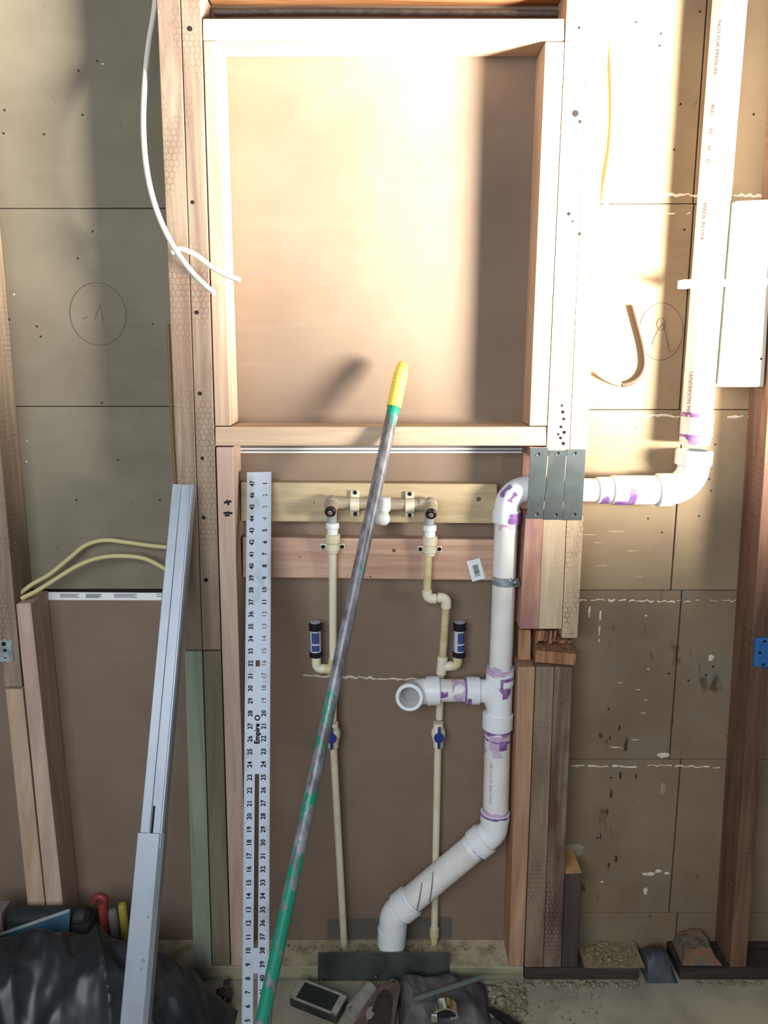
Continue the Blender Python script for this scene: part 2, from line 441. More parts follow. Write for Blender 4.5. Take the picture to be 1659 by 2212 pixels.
for i, (a, b, g, w) in enumerate([((1340,422),(1512,421),.1,.09),((1584,421),(1700,428),.05,.1),((1340,461),(1508,461),.25,.05),((1268,896),(1468,899),.08,.09),
        ((1545,900),(1640,899),.2,.09),((1252,1296),(1458,1299),.15,.08),((1462,1298),(1590,1298),.4,.05)]):
    ridge('plaster_ridge', wr, a, b, M['plaster'], w=w, seed=i+3, gap=g)
for i, (a, b, g, w) in enumerate([((1232,1655),(1375,1657),.1,.08),((1398,1653),(1562,1658),.2,.07),((1310,1614),(1345,1616),.3,.06)]):
    ridge('plaster_ridge', wr2, a, b, M['plaster'], w=w, seed=i+30, gap=g)
ridge('torn_paper', wcl, (655,1460), (905,1468), M['plaster'], w=.10, seed=77, gap=.0)
def patch(parent, cx, cy, w, h, mat, seed, name='plaster_patch'):
    rnd = random.Random(seed); bm = bmesh.new(); c = P(cx, cy, YB); s = 1/26
    n = 13; vs = [bm.verts.new(c + Vector((math.cos(k*2*math.pi/n) * w*s*rnd.uniform(.55, 1.1), -.006, math.sin(k*2*math.pi/n) * h*s*rnd.uniform(.55, 1.1)))) for k in range(n)]
    m = bm.verts.new(c + Vector((0, -.06, 0)))
    for k in range(n): bm.faces.new((vs[k], vs[(k+1) % n], m))
    return link(name, bm, mat, parent)
for i, (x, y, w, h) in enumerate([(1536,1420,7,9),(1402,1888,18,6),(1422,1882,9,6),(1395,1925,6,12),(1440,1886,8,4),(1432,1632,17,8),(1300,1905,5,3),(1395,1330,4,3)]):
    patch(wr2, x, y, w, h, M['plaster'], i)
for i, (x, y, w, h) in enumerate([(1432,1705,10,18),(1240,1835,26,20)]): patch(wr2, x, y, w, h, simple('pale_scuff', lin(150,140,122), .9), 60 + i, 'scuff')
M['drip'] = simple('dark_drip', lin(74,58,44), .9)
for i, (x, y, w, h) in enumerate([(1352,1610,5,24),(1338,1572,3,9),(1340,1676,4,12),(1374,1676,3,8),(1320,1715,4,15),(1311,1752,4,10),(1297,1806,3,9),(1331,1856,5,12),(1296,1588,3,10),(1318,1594,3,6),(1315,1868,4,8)]):
    patch(wr2, x, y, w, h, M['drip'], 90 + i, 'drip')
for i, (x, y, w, h) in enumerate([(1273,1322,3,16),(1297,1330,2.5,16),(1295,1362,2.5,12),(1294,1384,2.5,6),(1400,1445,4,2),(1340,1475,6,1.5),(1378,1490,7,1.5),(1395,1512,5,1.5),(1390,1540,8,1.5),(1372,1598,10,1.5)]):
    patch(wr2, x, y, w, h, M['plaster'], 120 + i)
for i, (x, y, w, h) in enumerate([(1275,1155,16,1.6),(1330,1148,20,1.4),(1290,1172,10,1.3),(1365,1190,14,1.3),(1300,1222,18,1.4),(1380,1246,10,1.3),(1345,980,10,1.2),(1375,925,1.5,8),(1285,1008,12,1.2)]):
    patch(wr, x, y, w, h, simple('pale_scratch', lin(184,168,140), .9), 150 + i, 'scratch')
def dots(parent, pts, mat, r=.11, name='nail_heads'):
    bm = bmesh.new()
    for x, y in pts: disc(bm, P(x, y, YB), (0, -1, 0), r, .02, 8)
    return link(name, bm, mat, parent)
dots(wl, [(10,238),(170,153),(178,248),(8,288),(95,290),(210,132),(200,500),(168,558),(80,705),(88,727),(330,700),(220,870),(255,993),(345,1080),(165,1080),(20,690)], M['nail'], .09)
dots(wr, [(1470,225),(1428,73),(1512,25),(1628,247),(1374,48),(1425,99),(1456,323),(1478,496),(1545,960),(1532,1035),(1536,1060),(1510,1115),(1430,1150),(1400,1120)], M['nail'], .09)
dots(wr2, [(1540,1440),(1445,1455),(1487,1470),(1525,1458),(1315,1532),(1300,1590),(1320,1680),(1290,1810),(1330,1850)], M['nail'], .10)
# white plaster specks on the left bay
dots(wl, [(30,636),(58,952),(57,997),(222,138)], M['plaster'], .08, 'plaster_specks')
def pencil(parent, pts, mat, name='pencil_mark', r=.022):
    bm = bmesh.new(); tube(bm, [P(x, y, YB - .02) for x, y in pts], r, 6); return link(name, bm, mat, parent)
ell = lambda cx, cy, a, b, rot=0, n=40, t0=0, t1=1: [(cx + a*math.cos(t)*math.cos(rot) - b*math.sin(t)*math.sin(rot), cy + a*math.cos(t)*math.sin(rot) + b*math.sin(t)*math.cos(rot)) for t in [2*math.pi*(t0 + (t1 - t0)*k/n) for k in range(n + 1)]]
pencil(wl, ell(212, 678, 60, 68, -.25), M['pencil_faint'])
pencil(wl, [(205,690),(217,658),(223,695)], M['pencil_faint']); pencil(wl, [(180,690),(190,684)], M['pencil_faint'])
pencil(wr, ell(1428, 716, 47, 62, .1), M['pencil']); pencil(wr, ell(1428, 700, 9, 13), M['pencil'])
pencil(wr, [(1407,745),(1422,712),(1432,698),(1440,730),(1446,762),(1456,756)], M['pencil'])
for ya, yb, cm in ((964.5,967.5,M['greyink']),(968,971.5,M['white']),(972,974.5,M['greyink']),(975,978.5,M['white'])):
    bm = bmesh.new(); quad_px(bm, (508,ya), (1128,ya), (1128,yb), (508,yb), YB - .08, .07); link('edge_strip', bm, cm, wcl)
# printed end tape along the top of the new left panel
bm = bmesh.new(); quad_px(bm, (104,1279), (385,1281), (385,1297), (104,1296), YB - .05, .05)
tape = tag(link('paper_tape', bm, M['white']), 'white printed paper edging along top of new drywall between left studs', 'tape')
bm = bmesh.new()
for x0, x1, n in ((130,171,3),(185,220,4),(246,296,3),(338,360,2)):
    for j in range(n):
        y = 1283 + j * 9 / n; quad_px(bm, (x0, y), (x1 - (j % 2)*5, y), (x1 - (j % 2)*5, y + 1.7), (x0, y + 1.7), YB - .06, .01)
link('printed_marking', bm, M['greyink'], tape)

# ------------------------------------------------------------------ lumber
def lumber(name, label, tl, tr, br, bl, mat, yf=0.0, depth=3.5, bev=.07, cat='stud', group=None, notch=None):
    bm = bmesh.new()
    f = [P(*q, yf) for q in (tl, tr, br, bl)]
    if notch:
        z0, z1, nd = notch
        def at(z):
            tL = (f[0].z - z) / (f[0].z - f[3].z); tR = (f[1].z - z) / (f[1].z - f[2].z)
            a, b = f[0].lerp(f[3], tL), f[1].lerp(f[2], tR); a.z = b.z = z; return a, b
        lv = [(f[0], f[1], 0)] + [(*at(z1), 0), (*at(z1), nd), (*at(z0), nd), (*at(z0), 0)] + [(f[3], f[2], 0)]
        R = []
        for a, b, n in lv:
            R.append([bm.verts.new(a + Vector((0, n, 0))), bm.verts.new(b + Vector((0, n, 0))), bm.verts.new(b + Vector((0, depth, 0))), bm.verts.new(a + Vector((0, depth, 0)))])
        for i in range(len(R) - 1):
            for k_ in range(4):
                if k_ == 2 and lv[i][0] == lv[i+1][0]: continue
                q = (R[i][k_], R[i][(k_+1) % 4], R[i+1][(k_+1) % 4], R[i+1][k_])
                if (q[0].co - q[3].co).length < 1e-5 and (q[1].co - q[2].co).length < 1e-5: continue
                try: bm.faces.new(q)
                except ValueError: pass
        bm.faces.new(R[0][::-1]); bm.faces.new(R[-1])
        bmesh.ops.remove_doubles(bm, verts=bm.verts[:], dist=1e-4)
    else:
        hexa(bm, f, [p + Vector((0, depth, 0)) for p in f], bev)
    return tag(link(name, bm, mat, smooth=False), label, cat, group)

def knots(parent, pts, yf, mat, name='knot', r=.16):
    for x, y, s in pts:
        bm = bmesh.new(); disc(bm, P(x, y, yf) , (0, -1, 0), r * s, .012, 12); link(name, bm, mat, parent)
M['knotm'] = simple('knot_wood', lin(140,92,66), .8, var=.4, vscale=200)
M['holem'] = simple('dark_hole', lin(30,22,20), .9)

# left cluster
s = lumber('wood_stud', 'old weathered stud with mesh imprints, outer left of double stud beside cable', (335,-60), (386.5,-60), (437,1404), (398,1404), M['old_left'])
knots(s, [(408-34,163-60,.0)], 0, M['holem']) if False else None
s = lumber('wood_stud', 'old weathered stud with nail holes, inner right of double stud left of niche', (387.5,-60), (432,-60), (477,1404), (438,1404), M['old_left'])
knots(s, [(410,62,.9),(416,437,.7),(425,675,.8),(432,850,.8),(437,990,.7),(440,1118,.8),(445,1253,.9)], -.01, M['holem'], 'nail_hole', .2)
lumber('wood_stud', 'green treated stud standing under the cut left double stud', (398.5,1407), (436.5,1407), (457,2087), (418,2087), M['green'])
lumber('wood_stud', 'brown olive treated stud between green stud and left trimmer', (438.5,1407), (477,1407), (497,2087), (459,2087), M['olive'])
lumber('trimmer_stud', 'pale trimmer stud at left side of upper niche', (438.5,88), (470,88), (498,920), (464.5,920), M['fir'], cat='stud')
s = lumber('trimmer_stud', 'pale trimmer stud with black marker strokes left of ruler', (466.5,966), (503,966), (536,2087), (499.5,2087), M['fir_pink'])
bm = bmesh.new()
for pts in ([(484,1086),(500,1083)], [(490,1080),(494,1091)], [(483,1109),(492,1107),(502,1109)], [(486,1114),(496,1112)]):
    tube(bm, [P(x, y, -.01) for x, y in pts], .09, 8, flat=.2)
link('marker_strokes', bm, M['marker'], s)
# far left bay
s = lumber('wood_stud', 'old stud at left picture edge carrying the metal bracket', (-135,-60), (-95,-60), (48,1484), (8,1484), M['old_left'])
lumber('wood_stud', 'short pale new stud below old stud at left edge', (11,1489), (48.5,1489), (110.5,2087), (73,2087), M['fir'])
lumber('trimmer_stud', 'pinkish short trimmer stud with bright cut top in left bay', (34,1305), (66,1303), (150,2087), (112.5,2087), M['fir_pink'])
# header, block, upper header
lumber('header_board', 'pale crosspiece at top of niche frame', (437,40), (1219,40), (1219,87), (437.5,87), M['pale_x'], cat='header')
b_ = lumber('cross_block', 'pale horizontal block under the niche that the pole leans on', (464.5,922), (1180,922), (1180,963), (464.5,963), M['pale_x'], cat='block')
lumber('header_board', 'brown overhead header at top picture edge above pale crosspiece', (436,-90), (1225,-90), (1225,-29), (436,-29), M['top_brown'], cat='header')
bm = bmesh.new(); tube(bm, [P(462,27,3.0), P(700,25,3.1), P(1000,28,3.1), P(1206,29,3.0)], .22, 12)
tag(link('conduit', bm, M['cord_dk'], smooth=True), 'dark grey conduit lying in the gap above niche crosspiece', 'pipe')
# right cluster
PLZ0, PLZ1 = P(1200,1112,0).z, P(1200,985,0).z
lumber('trimmer_stud', 'pale trimmer stud at right side of upper niche', (1178,90), (1219.5,90), (1181.5,920), (1143.5,920), M['fir'])
lumber('wood_stud', 'tan inner stud of right double stud behind middle grey plate', (1228,-60), (1274.5,-60), (1213,1358), (1163.5,1358), M['old_plain'], notch=(PLZ0, PLZ1, 2.6))
knots(bpy.data.objects[[o.name for o in bpy.data.objects if o.get('label','').startswith('tan inner stud')][0]], [(1243,245,1.2),(1253,263,.6),(1251,60,.5),(1229,462,.7),(1237,478,.4),(1252,505,.6),(1216,890,.7),(1218,905,.6),(1212,922,.6),(1219,934,.7),(1211,946,.6),(1217,958,.7),(1206,938,.5),(1214,876,.5)], -.01, M['holem'], 'nail_hole', .2)
lumber('wood_stud', 'mesh imprinted outer stud of right double stud behind right grey plate', (1275.5,-60), (1322,-60), (1247,1378), (1214,1378), M['old_honey'], notch=(PLZ0, PLZ1, 2.6))
lumber('trimmer_stud', 'purple stained short stud below left grey plate', (1144,966), (1181,966), (1162.5,1358), (1122.5,1358), M['primer_wood'], notch=(PLZ0, PLZ1, 2.6))
# splintered, set-back lumber between upper and lower studs
bm = bmesh.new(); quad_px(bm, (1121,1361), (1147,1361), (1146,1426), (1119,1426), 1.3, 2.1, .05)
o = tag(link('splintered_block', bm, M['splinter']), 'splintered orange wood set back between cut right studs', 'block')
rnd = random.Random(5)
bm = bmesh.new()
for i in range(16):
    x = 1158 + i * 5.0; y0 = 1363 if x < 1200 else 1383
    w = rnd.uniform(2.4, 4.2); y1 = rnd.uniform(1384, 1391); Yf = rnd.uniform(.5, 1.5)
    quad_px(bm, (x, y0), (x + w + 1, y0), (x + w - 2 + rnd.uniform(-2, 2), y1), (x - 3 + rnd.uniform(-2, 1), y1), Yf, 3.3 - Yf)
link('splinter', bm, M['splinter'], o)
lumber('trimmer_stud', 'reddish tan lower trimmer stud beside the drain pipe', (1119,1441), (1156.5,1441), (1131,2087), (1099,2087), M['tan_red'])
lumber('wood_stud', 'brown dirty lower stud in middle of right lower stud cluster', (1158,1441), (1197.5,1441), (1173,2090), (1133,2090), M['brown'])
lumber('wood_stud', 'dark mesh imprinted lower stud at right of lower stud cluster', (1198.5,1441), (1237,1441), (1212,2090), (1174,2090), M['old_dark'])
o = lumber('wood_stud', 'dark stub stud with pale cut top by right lower studs', (1221,1888), (1257,1886), (1248,2090), (1213,2090), M['charred'])
bm = bmesh.new()
q = [P(1221.5,1887.5,0), P(1256.5,1885.5,0)]
hexa(bm, [q[0] + Vector((0,3.45,.03)), q[1] + Vector((0,3.45,.03)), q[1] + Vector((0,.05,.03)), q[0] + Vector((0,.05,.03))], [q[0] + Vector((0,3.45,-.02)), q[1] + Vector((0,3.45,-.02)), q[1] + Vector((0,.05,-.02)), q[0] + Vector((0,.05,-.02))])
link('cut_end', bm, simple('fresh_cut_end', lin(206,160,104), .8, var=.2, vscale=60), o)
bm = bmesh.new()
f = [P(1160,1405,.2), P(1246,1414,.2), P(1242,1438,.2), P(1156,1431,.2)]
hexa(bm, f, [p + Vector((.1, 2.2, .15)) for p in f], .06)
tag(link('wood_offcut', bm, M['splinter']), 'orange wood offcut wedge resting on top of lower right studs', 'offcut')
lumber('wood_stud', 'dark reddish far right stud beside the blue box', (1722,-60), (1772,-60), (1612,2090), (1577,2090), M['far_brown'])
# boards across the lower niche
YF = 2.18
o = lumber('backing_board', 'yellowish horizontal backing board behind the valve pipe', (520,1042), (1074,1046), (1074,1131), (520,1126), M['yellow_x'], yf=YF, depth=1.32, cat='board')
knots(o, [(1034,1078,1.2),(678,1086,.4)], YF, M['knotm'])
o = lumber('backing_board', 'pink horizontal backing board with barcode sticker behind supply pipes', (524,1161), (1073,1166), (1072,1254), (524,1247), M['fir_x'], yf=YF, depth=1.32, cat='board')
knots(o, [(851,1189,1.0),(800,1245,.5),(647,1203,.4)], YF, M['knotm'])
c_ = P(1028,1231,YF); bm = bmesh.new(); R_ = Matrix.Rotation(math.radians(-16), 3, 'Y')
f = [c_ + R_ @ Vector((x, -.02, z)) for x, z in ((-.55,.9),(.55,.9),(.55,-.9),(-.55,-.9))]; hexa(bm, f, [p + Vector((0,.02,0)) for p in f])
st = tag(link('barcode_sticker', bm, M['white']), 'small white tilted barcode sticker on pink board', 'sticker')
bm = bmesh.new()
rnd = random.Random(2)
z = -.55
while z < .45:
    h = rnd.choice((.03, .05, .07)); f = [c_ + R_ @ Vector((x, -.03, zz_)) for x, zz_ in ((-.2,z+h),(.25,z+h),(.25,z),(-.2,z))]
    hexa(bm, f, [p + Vector((0,.01,0)) for p in f]); z += h + rnd.choice((.03,.05))
link('barcode', bm, M['ink'], st)
# bottom plates
o = lumber('bottom_plate', 'greenish treated bottom plate across left and middle bays', (-260,2089), (1131,2089), (1131,2116.5), (-260,2116.5), M['olive_x'], cat='plate')
def dusty_top(o, m):
    o.data.materials.append(m)
    for p in o.data.polygons:
        if p.normal.z > .8: p.material_index = 1
dusty_top(o, simple('dust_on_plate', lin(198,184,156), .95, alt=lin(160,148,122), vscale=26, bump=.2))
o = lumber('bottom_plate', 'dark damp bottom plate piece under right lower studs', (1133,2092.5), (1381,2092.5), (1379,2116.5), (1133,2116.5), M['black_x'], cat='plate')
o = lumber('bottom_plate', 'dark bottom plate piece at bottom right corner past the gap', (1468,2092.5), (1800,2092.5), (1800,2116.5), (1468,2116.5), M['black_x'], cat='plate')

# ------------------------------------------------------------------ steel plates
def plate(name, label, tl, tr, br, bl, yf, mat, holes, group=None, t=.06):
    bm = bmesh.new(); quad_px(bm, tl, tr, br, bl, yf, t, .02)
    o = tag(link(name, bm, mat), label, 'plate', group)
    for x, y in holes:
        b2 = bmesh.new(); disc(b2, P(x, y, yf - .005), (0, -1, 0), .12, .01, 12); link('screw_hole', b2, M['holem'], o)
        b2 = bmesh.new(); disc(b2, P(x - 4, y + 2, yf - .01), (0, -1, 0), .07, .05, 10); link('nail', b2, M['galv'], o)
    return o
plate('nail_plate', 'left of three grey steel stud guard plates by the drain elbow', (1146,968), (1184.5,968), (1172.5,1121), (1137.5,1121), -.12, M['steel'], [(1164,981),(1161,1110)])
plate('nail_plate', 'middle of three grey steel stud guard plates', (1186,973), (1224,973), (1214,1123), (1173.5,1123), -.08, M['steel'], [(1206,979),(1202,1112)])
plate('nail_plate', 'right of three grey steel stud guard plates next to horizontal vent pipe', (1225,971), (1266,971), (1257,1124), (1215,1124), -.08, M['steel'], [(1243,979),(1242,1111)])
plate('guard_plate', 'left dark steel plate on front of bottom plate below supply pipes', (687,2057), (827.5,2057), (827.5,2119), (686,2119), -.14, M['steel_dk'], [(699,2116),(816,2108)])
plate('guard_plate', 'right dark steel plate on front of bottom plate behind tool pouch', (828.5,2057), (971,2057), (971,2118), (828.5,2118), -.14, M['steel_dk'], [])
plate('guard_plate', 'long dull grey plate on back panel at foot of drain', (708,1987), (975,1982), (975,2027), (708,2027), YB - .12, simple('dull_plate', lin(104,100,92), .6, .2), [])

# ------------------------------------------------------------------ drain and vent pipe
YD = 1.22
YV = 1.9
D = lambda x, y: P(x, y, (YD + (YV - YD) * max(0, min(1, (x - 1200) / 235))) if y < 1095 else YD)
drain = thing('drain_vent_pipe', 'white plastic drain and vent pipe with purple primer stains', 'pipe', (D(846,2060).x, YD, 0))
R15, R2 = .95, 1.19
def pseg(pts, r, name='pipe', mat='pvc', caps=(True, True), seg=32):
    bm = bmesh.new(); tube(bm, pts, r, seg, caps); return link(name, bm, M[mat], drain, smooth=True)
def pfit(name, build):
    bm = bmesh.new(); build(bm); return link(name, bm, M['pvc_fit'], drain, smooth=True)
def stain(pts, r, keep, mat='purple', seg=64, per=.07, thick=.012, parent=None, name='primer_stain'):
    pts = [Vector(p) for p in pts]; fine = [pts[0]]
    for a, b in zip(pts, pts[1:]):
        n = max(1, int((b - a).length / per))
        fine += [a.lerp(b, i / n) for i in range(1, n + 1)]
    rg = rings_for(fine, r + thick, seg); bm = bmesh.new(); V = {}
    def v(i, k_):
        if (i, k_) not in V: V[(i, k_)] = bm.verts.new(rg[i][k_])
        return V[(i, k_)]
    for i in range(len(rg) - 1):
        for k_ in range(seg):
            c = (rg[i][k_] + rg[i+1][(k_+1) % seg]) / 2; nrm = (rg[i][k_] - fine[i]).normalized()
            if keep(i / (len(rg) - 1), nrm, c): bm.faces.new((v(i, k_), v(i, (k_+1) % seg), v(i+1, (k_+1) % seg), v(i+1, k_)))
    if not bm.faces: bm.free(); return
    return link(name, bm, M[mat], parent or drain, smooth=True)
nz = lambda c, s=1.2, sd=0: noise.noise(c * s + Vector((sd, sd*2.3, -sd)))
# vent riser, right
vtop, vhub = D(1582,-70), D(1499,985)
pseg([vtop, D(1500.5,960)], R2)
pseg([D(1506.5,893), D(1503,942)], R2 + .05, 'pipe_band')
def b(bm):
    tube(bm, fillet([D(1440,1058), D(1497,1058), D(1498.5,992)], 2.2, 14), 1.24, 32, (False, False))
    hub(bm, D(1496.8,1004), D(1500,972), 1.0, 1.44); hub(bm, D(1418,1058.5), D(1452,1058), 1.0, 1.36)
pfit('elbow', b)
pseg([D(1320,1058.5), D(1424,1058.5)], R2)
pfit('bushing', lambda bm: hub(bm, D(1288,1059), D(1323,1058.5), .9, 1.07))
pseg([D(1128,1056), D(1292,1059)], R15)
# lettering on the riser
axis_dn = (D(1503,880) - vtop).normalized(); _, rfr, bfr = frame_for(axis_dn)
def wrap(center_fn, axis, r, ang0, flip=1):
    a, rr, bb = frame_for(axis)
    def fn(u, v):
        th = ang0 + flip * v / r
        return center_fn + a * u + (rr * math.cos(th) + bb * math.sin(th)) * (r + .008)
    return fn
sgn = 1 if bfr.x > 0 else -1      # +angle runs towards +X or -X
def riser_text(body, ymid, size, ang):
    t = (D(CX, ymid).z - vtop.z) / axis_dn.z
    bm = bmesh.new(); put_text(bm, body, size, wrap(vtop + axis_dn * t, axis_dn, R2, -sgn * ang, sgn)); return bm
for body, ym, sz in (('NOT FOR PRESSURE', 105, .40), ('BLD', 238, .40), ('02', 284, .40), ('20', 320, .40), ('D', 349, .40), ('MADE IN USA', 480, .44), ('SANDERSON PIPE', 850, .44)):
    link('printed_lettering', riser_text(body, ym, sz, .86), M['pipeprint'], drain)
# left elbow down and drain stack
hubtop = D(1094,1104)
def b(bm):
    tube(bm, fillet([D(1140,1056), D(1096,1056), D(1094,1108)], 1.75, 14), 1.03, 32, (False, False))
    hub(bm, D(1094.4,1101), D(1092.8,1129), .9, 1.13)
pfit('elbow', b)
pseg([D(1093.8,1120), D(1081,1446)], R15)
# strap clamp
def b2():
    bm = bmesh.new(); hub(bm, D(1089.5,1243), D(1088.5,1262), .94, .99, .02); return bm
cl = link('pipe_clamp', b2(), M['galv'], drain, smooth=True)
bm = bmesh.new(); c_ = P(1113,1257,.4); box(bm, c_.x - .25, c_.x + .2, c_.y - .2, c_.y + .5, c_.z - .36, c_.z + .36, .05); lathe(bm, c_ + Vector((.05, -.15, 0)), (.3, -1, 0), [(0, .27), (.3, .27), (.34, .16)], 6)
link('clamp_screw', bm, M['chrome'], cl)
# sanitary tee
def b(bm):
    hub(bm, D(1080.6,1443), D(1079.6,1477), .9, 1.18)
    tube(bm, [D(1080,1470), D(1077.5,1545)], 1.08, 32, (False, False))
    hub(bm, D(1075.5,1540), D(1074,1572), 1.0, 1.30)
    tube(bm, fillet([D(1016,1492), D(1062,1493), D(1078,1532)], 1.2, 10), [1.0]*4 + [.98]*8, 32, (False, False)) if False else tube(bm, fillet([D(1030,1492), D(1062,1493), D(1078,1532)], 1.2, 10), .98, 32, (False, False))
    hub(bm, D(1007,1491.5), D(1036,1492), .9, 1.17)
pfit('sanitary_tee', b)
pseg([D(945,1491.5), D(1012,1491.5)], R15)
YE = -.55
def b(bm):
    pth = fillet([D(940,1491.5), D(888,1495), P(884,1507,YE)], 1.25, 12)
    tube(bm, pth, 1.08, 32, (False, False))
    hub(bm, D(950,1491.5), D(921,1492.5), .9, 1.22)
    ax = (pth[-1] - pth[-2]).normalized(); e = pth[-1]
    lathe(bm, e - ax * .75, ax, [(0, 1.06), (.06, 1.14), (.70, 1.14), (.75, 1.08), (.75, .86), (.1, .84), (-.8, .80)], 32, (False, False))
pfit('open_elbow', b)
pth = fillet([D(940,1491.5), D(888,1495), P(884,1507,YE)], 1.25, 12); ax = (pth[-1] - pth[-2]).normalized()
bm = bmesh.new(); lathe(bm, pth[-1] - ax * 1.55, ax, [(0, .80), (.02, .79)], 32); link('pipe_throat', bm, M['inside'], drain, smooth=True)
pseg([D(1075.2,1562), D(1070.5,1762)], R2 - .08)
t0, t1 = D(1075.2,1562), D(1070.5,1762); ax2 = (t0 - t1).normalized(); _, r2f, b2f = frame_for(ax2); sg2 = 1 if b2f.x > 0 else -1
bm = bmesh.new(); put_text(bm, 'DWV PIPE ASTM F 891', .40, wrap(t0.lerp(t1, .58), ax2, R2 - .08, -sg2 * .55, -sg2)); link('printed_lettering', bm, M['pipeprint2'], drain)
# lower bends
def b(bm):
    pa, pc, pd = D(1070.3,1762), D(1066,1795), D(1018,1834)
    tube(bm, fillet([D(1070.5,1756), pc, pd], 1.3, 10), 1.22, 32, (False, False))
    hub(bm, D(1069.6,1752), D(1068.8,1772), 1.0, 1.28)
    u = (pd - pc).normalized(); hub(bm, pc + u * .9, pc + u * 2.1, 1.0, 1.40)
pfit('bend', b)
pseg([D(1044,1813), D(872,1957)], R2 + .02)
def b(bm):
    pa, pc, pd = D(892,1941), D(851,1975), D(846,2030)
    tube(bm, fillet([pa, pc, pd], 1.5, 12), 1.27, 32, (False, False))
    u = (pa - pc).normalized(); hub(bm, pc + u * .75, pc + u * 2.05, 1.0, 1.44)
    hub(bm, D(846.6,2004), D(845.6,2040), 1.0, 1.27)
pfit('bend', b)
pseg([D(845.8,2030), Vector((D(845,2060).x, YD, P(845,2089,0).z + .02))], R2 - .05)
bm = bmesh.new()
for pa, pc in (((935,1873),(926,1932)), ((911,1895),(899,1949))):
    A, B = D(*pa), D(*pc); ln0, ln1 = D(1044,1813), D(872,1957); dv = (ln1 - ln0).normalized()
    pts = []
    for i in range(10):
        p = A.lerp(B, i / 9); off = p - (ln0 + dv * (p - ln0).dot(dv)); h = math.sqrt(max(0.02, (R2 + .03)**2 - off.length_squared))
        pts.append(p + Vector((0, -h, 0)))
    tube(bm, pts, .07, 8, flat=.3)
link('pencil_strokes', bm, simple('graphite_stroke', lin(136,126,132), .8), drain)
# purple primer
stain([D(1506.6,890), D(1505.5,900)], R2 + .05, lambda s, n, c: nz(c, 2.2, 1) > -.25 and n.x < .3)
stain([D(1503.5,937), D(1501.5,958)], R2 + .06, lambda s, n, c: s < .25 or (n - Vector((-.35,-.95,0))).length < .75 - s * .6)
stain([D(1294,1059), D(1320,1058.5)], 1.07, lambda s, n, c: n.z < -.25 + .5*nz(c, 2, 3) and s < .8 - .4 * abs(nz(c, 3, 4)), thick=.02)
stain([D(1322,1058.5), D(1366,1058.5)], R2, lambda s, n, c: n.z < -.30 + .55 * s + .35 * nz(c, 1.6, 5) and n.y < .2 and (n.z < -.55 or s > .62), thick=.015)
stain([D(1094.2,1104), D(1093,1127)], 1.13, lambda s, n, c: n.x > .15 + .3 * nz(c, 2, 6), thick=.02)
stain([D(1093,1128), D(1092.3,1142)], R15, lambda s, n, c: s < .5 + .8 * nz(c, 1.8, 7), 'purple_faint')
stain(fillet([D(1140,1056), D(1096,1056), D(1094,1108)], 1.75, 14)[2:13], 1.03, lambda s, n, c: .40 < s < .86 and abs((n - Vector((-.3,-.9,.3)).normalized()).length - .42) < .15 + .2 * nz(c, 2.2, 8))
stain([D(1081.6,1432), D(1081,1444)], R15, lambda s, n, c: s > .45 + .9 * nz(c, 1.5, 9), 'purple_faint')
stain([D(1080.8,1441), D(1080.3,1455)], 1.18, lambda s, n, c: s < .55 + .8 * nz(c, 1.4, 10), 'purple_faint', thick=.02)
stain([D(1080.3,1456), D(1079.6,1477)], 1.18, lambda s, n, c: (n.x > -.05 and n.y < 0 and not (n.x > .15 and .3 < s < .92)) or s > .92, thick=.02)
stain([D(1079.6,1478), D(1078.8,1500)], 1.08, lambda s, n, c: (n - Vector((.35,-.93,0))).length < .55 - .3 * s + .4 * nz(c, 2, 11) and n.y < 0)
stain([D(1003,1491.5), D(1010,1491.5)], R15 + .02, lambda s, n, c: n.y < .5 and nz(c, 1, 12) > -.4)
stain([D(1008,1491.5), D(1017,1491.8)], 1.17, lambda s, n, c: n.z < -.2 + .3 * nz(c, 2, 13), thick=.02)
stain([D(951,1491.5), D(966,1491.5)], R15, lambda s, n, c: (n - Vector((0,-1,.1))).length < .28 + .25 * nz(c, 2, 14))
stain([D(975,1491.5), D(1003,1491.5)], R15, lambda s, n, c: n.y < .3 and nz(c, 1.2, 15) > .02, 'purple_faint')
stain([D(1075,1572), D(1074.7,1583)], R2 - .08, lambda s, n, c: n.y < .2 and .15 < s < .5 + .6 * nz(c, 1.4, 16))
stain([D(1074.6,1583), D(1074.2,1610)], R2 - .08, lambda s, n, c: (n - Vector((.35,-.93,0))).length < .33 and .2 < s < .95 or abs(s - .35 - n.x * .12) < .07 and n.y < 0)
stain([D(1074.5,1580), D(1073.5,1625)], R2 - .085, lambda s, n, c: n.y < .3 and nz(c, .9, 17) > -.02 + s * .3, 'purple_faint')
stain([D(1071.2,1735), D(1070.7,1755)], R2 - .08, lambda s, n, c: s > .35 + .8 * nz(c, 1.3, 18), 'purple_faint')
stain([D(1069.6,1752), D(1069.4,1757)], 1.28, lambda s, n, c: nz(c, 1.8, 19) > -.1 and n.y < .2, thick=.03)
u0, u1 = D(1044,1813), D(872,1957)
stain([u0.lerp(u1, .045), u0.lerp(u1, .13)], R2 + .02, lambda s, n, c: s < .75 + .25 * nz(c, 1, 20))
bm = bmesh.new()

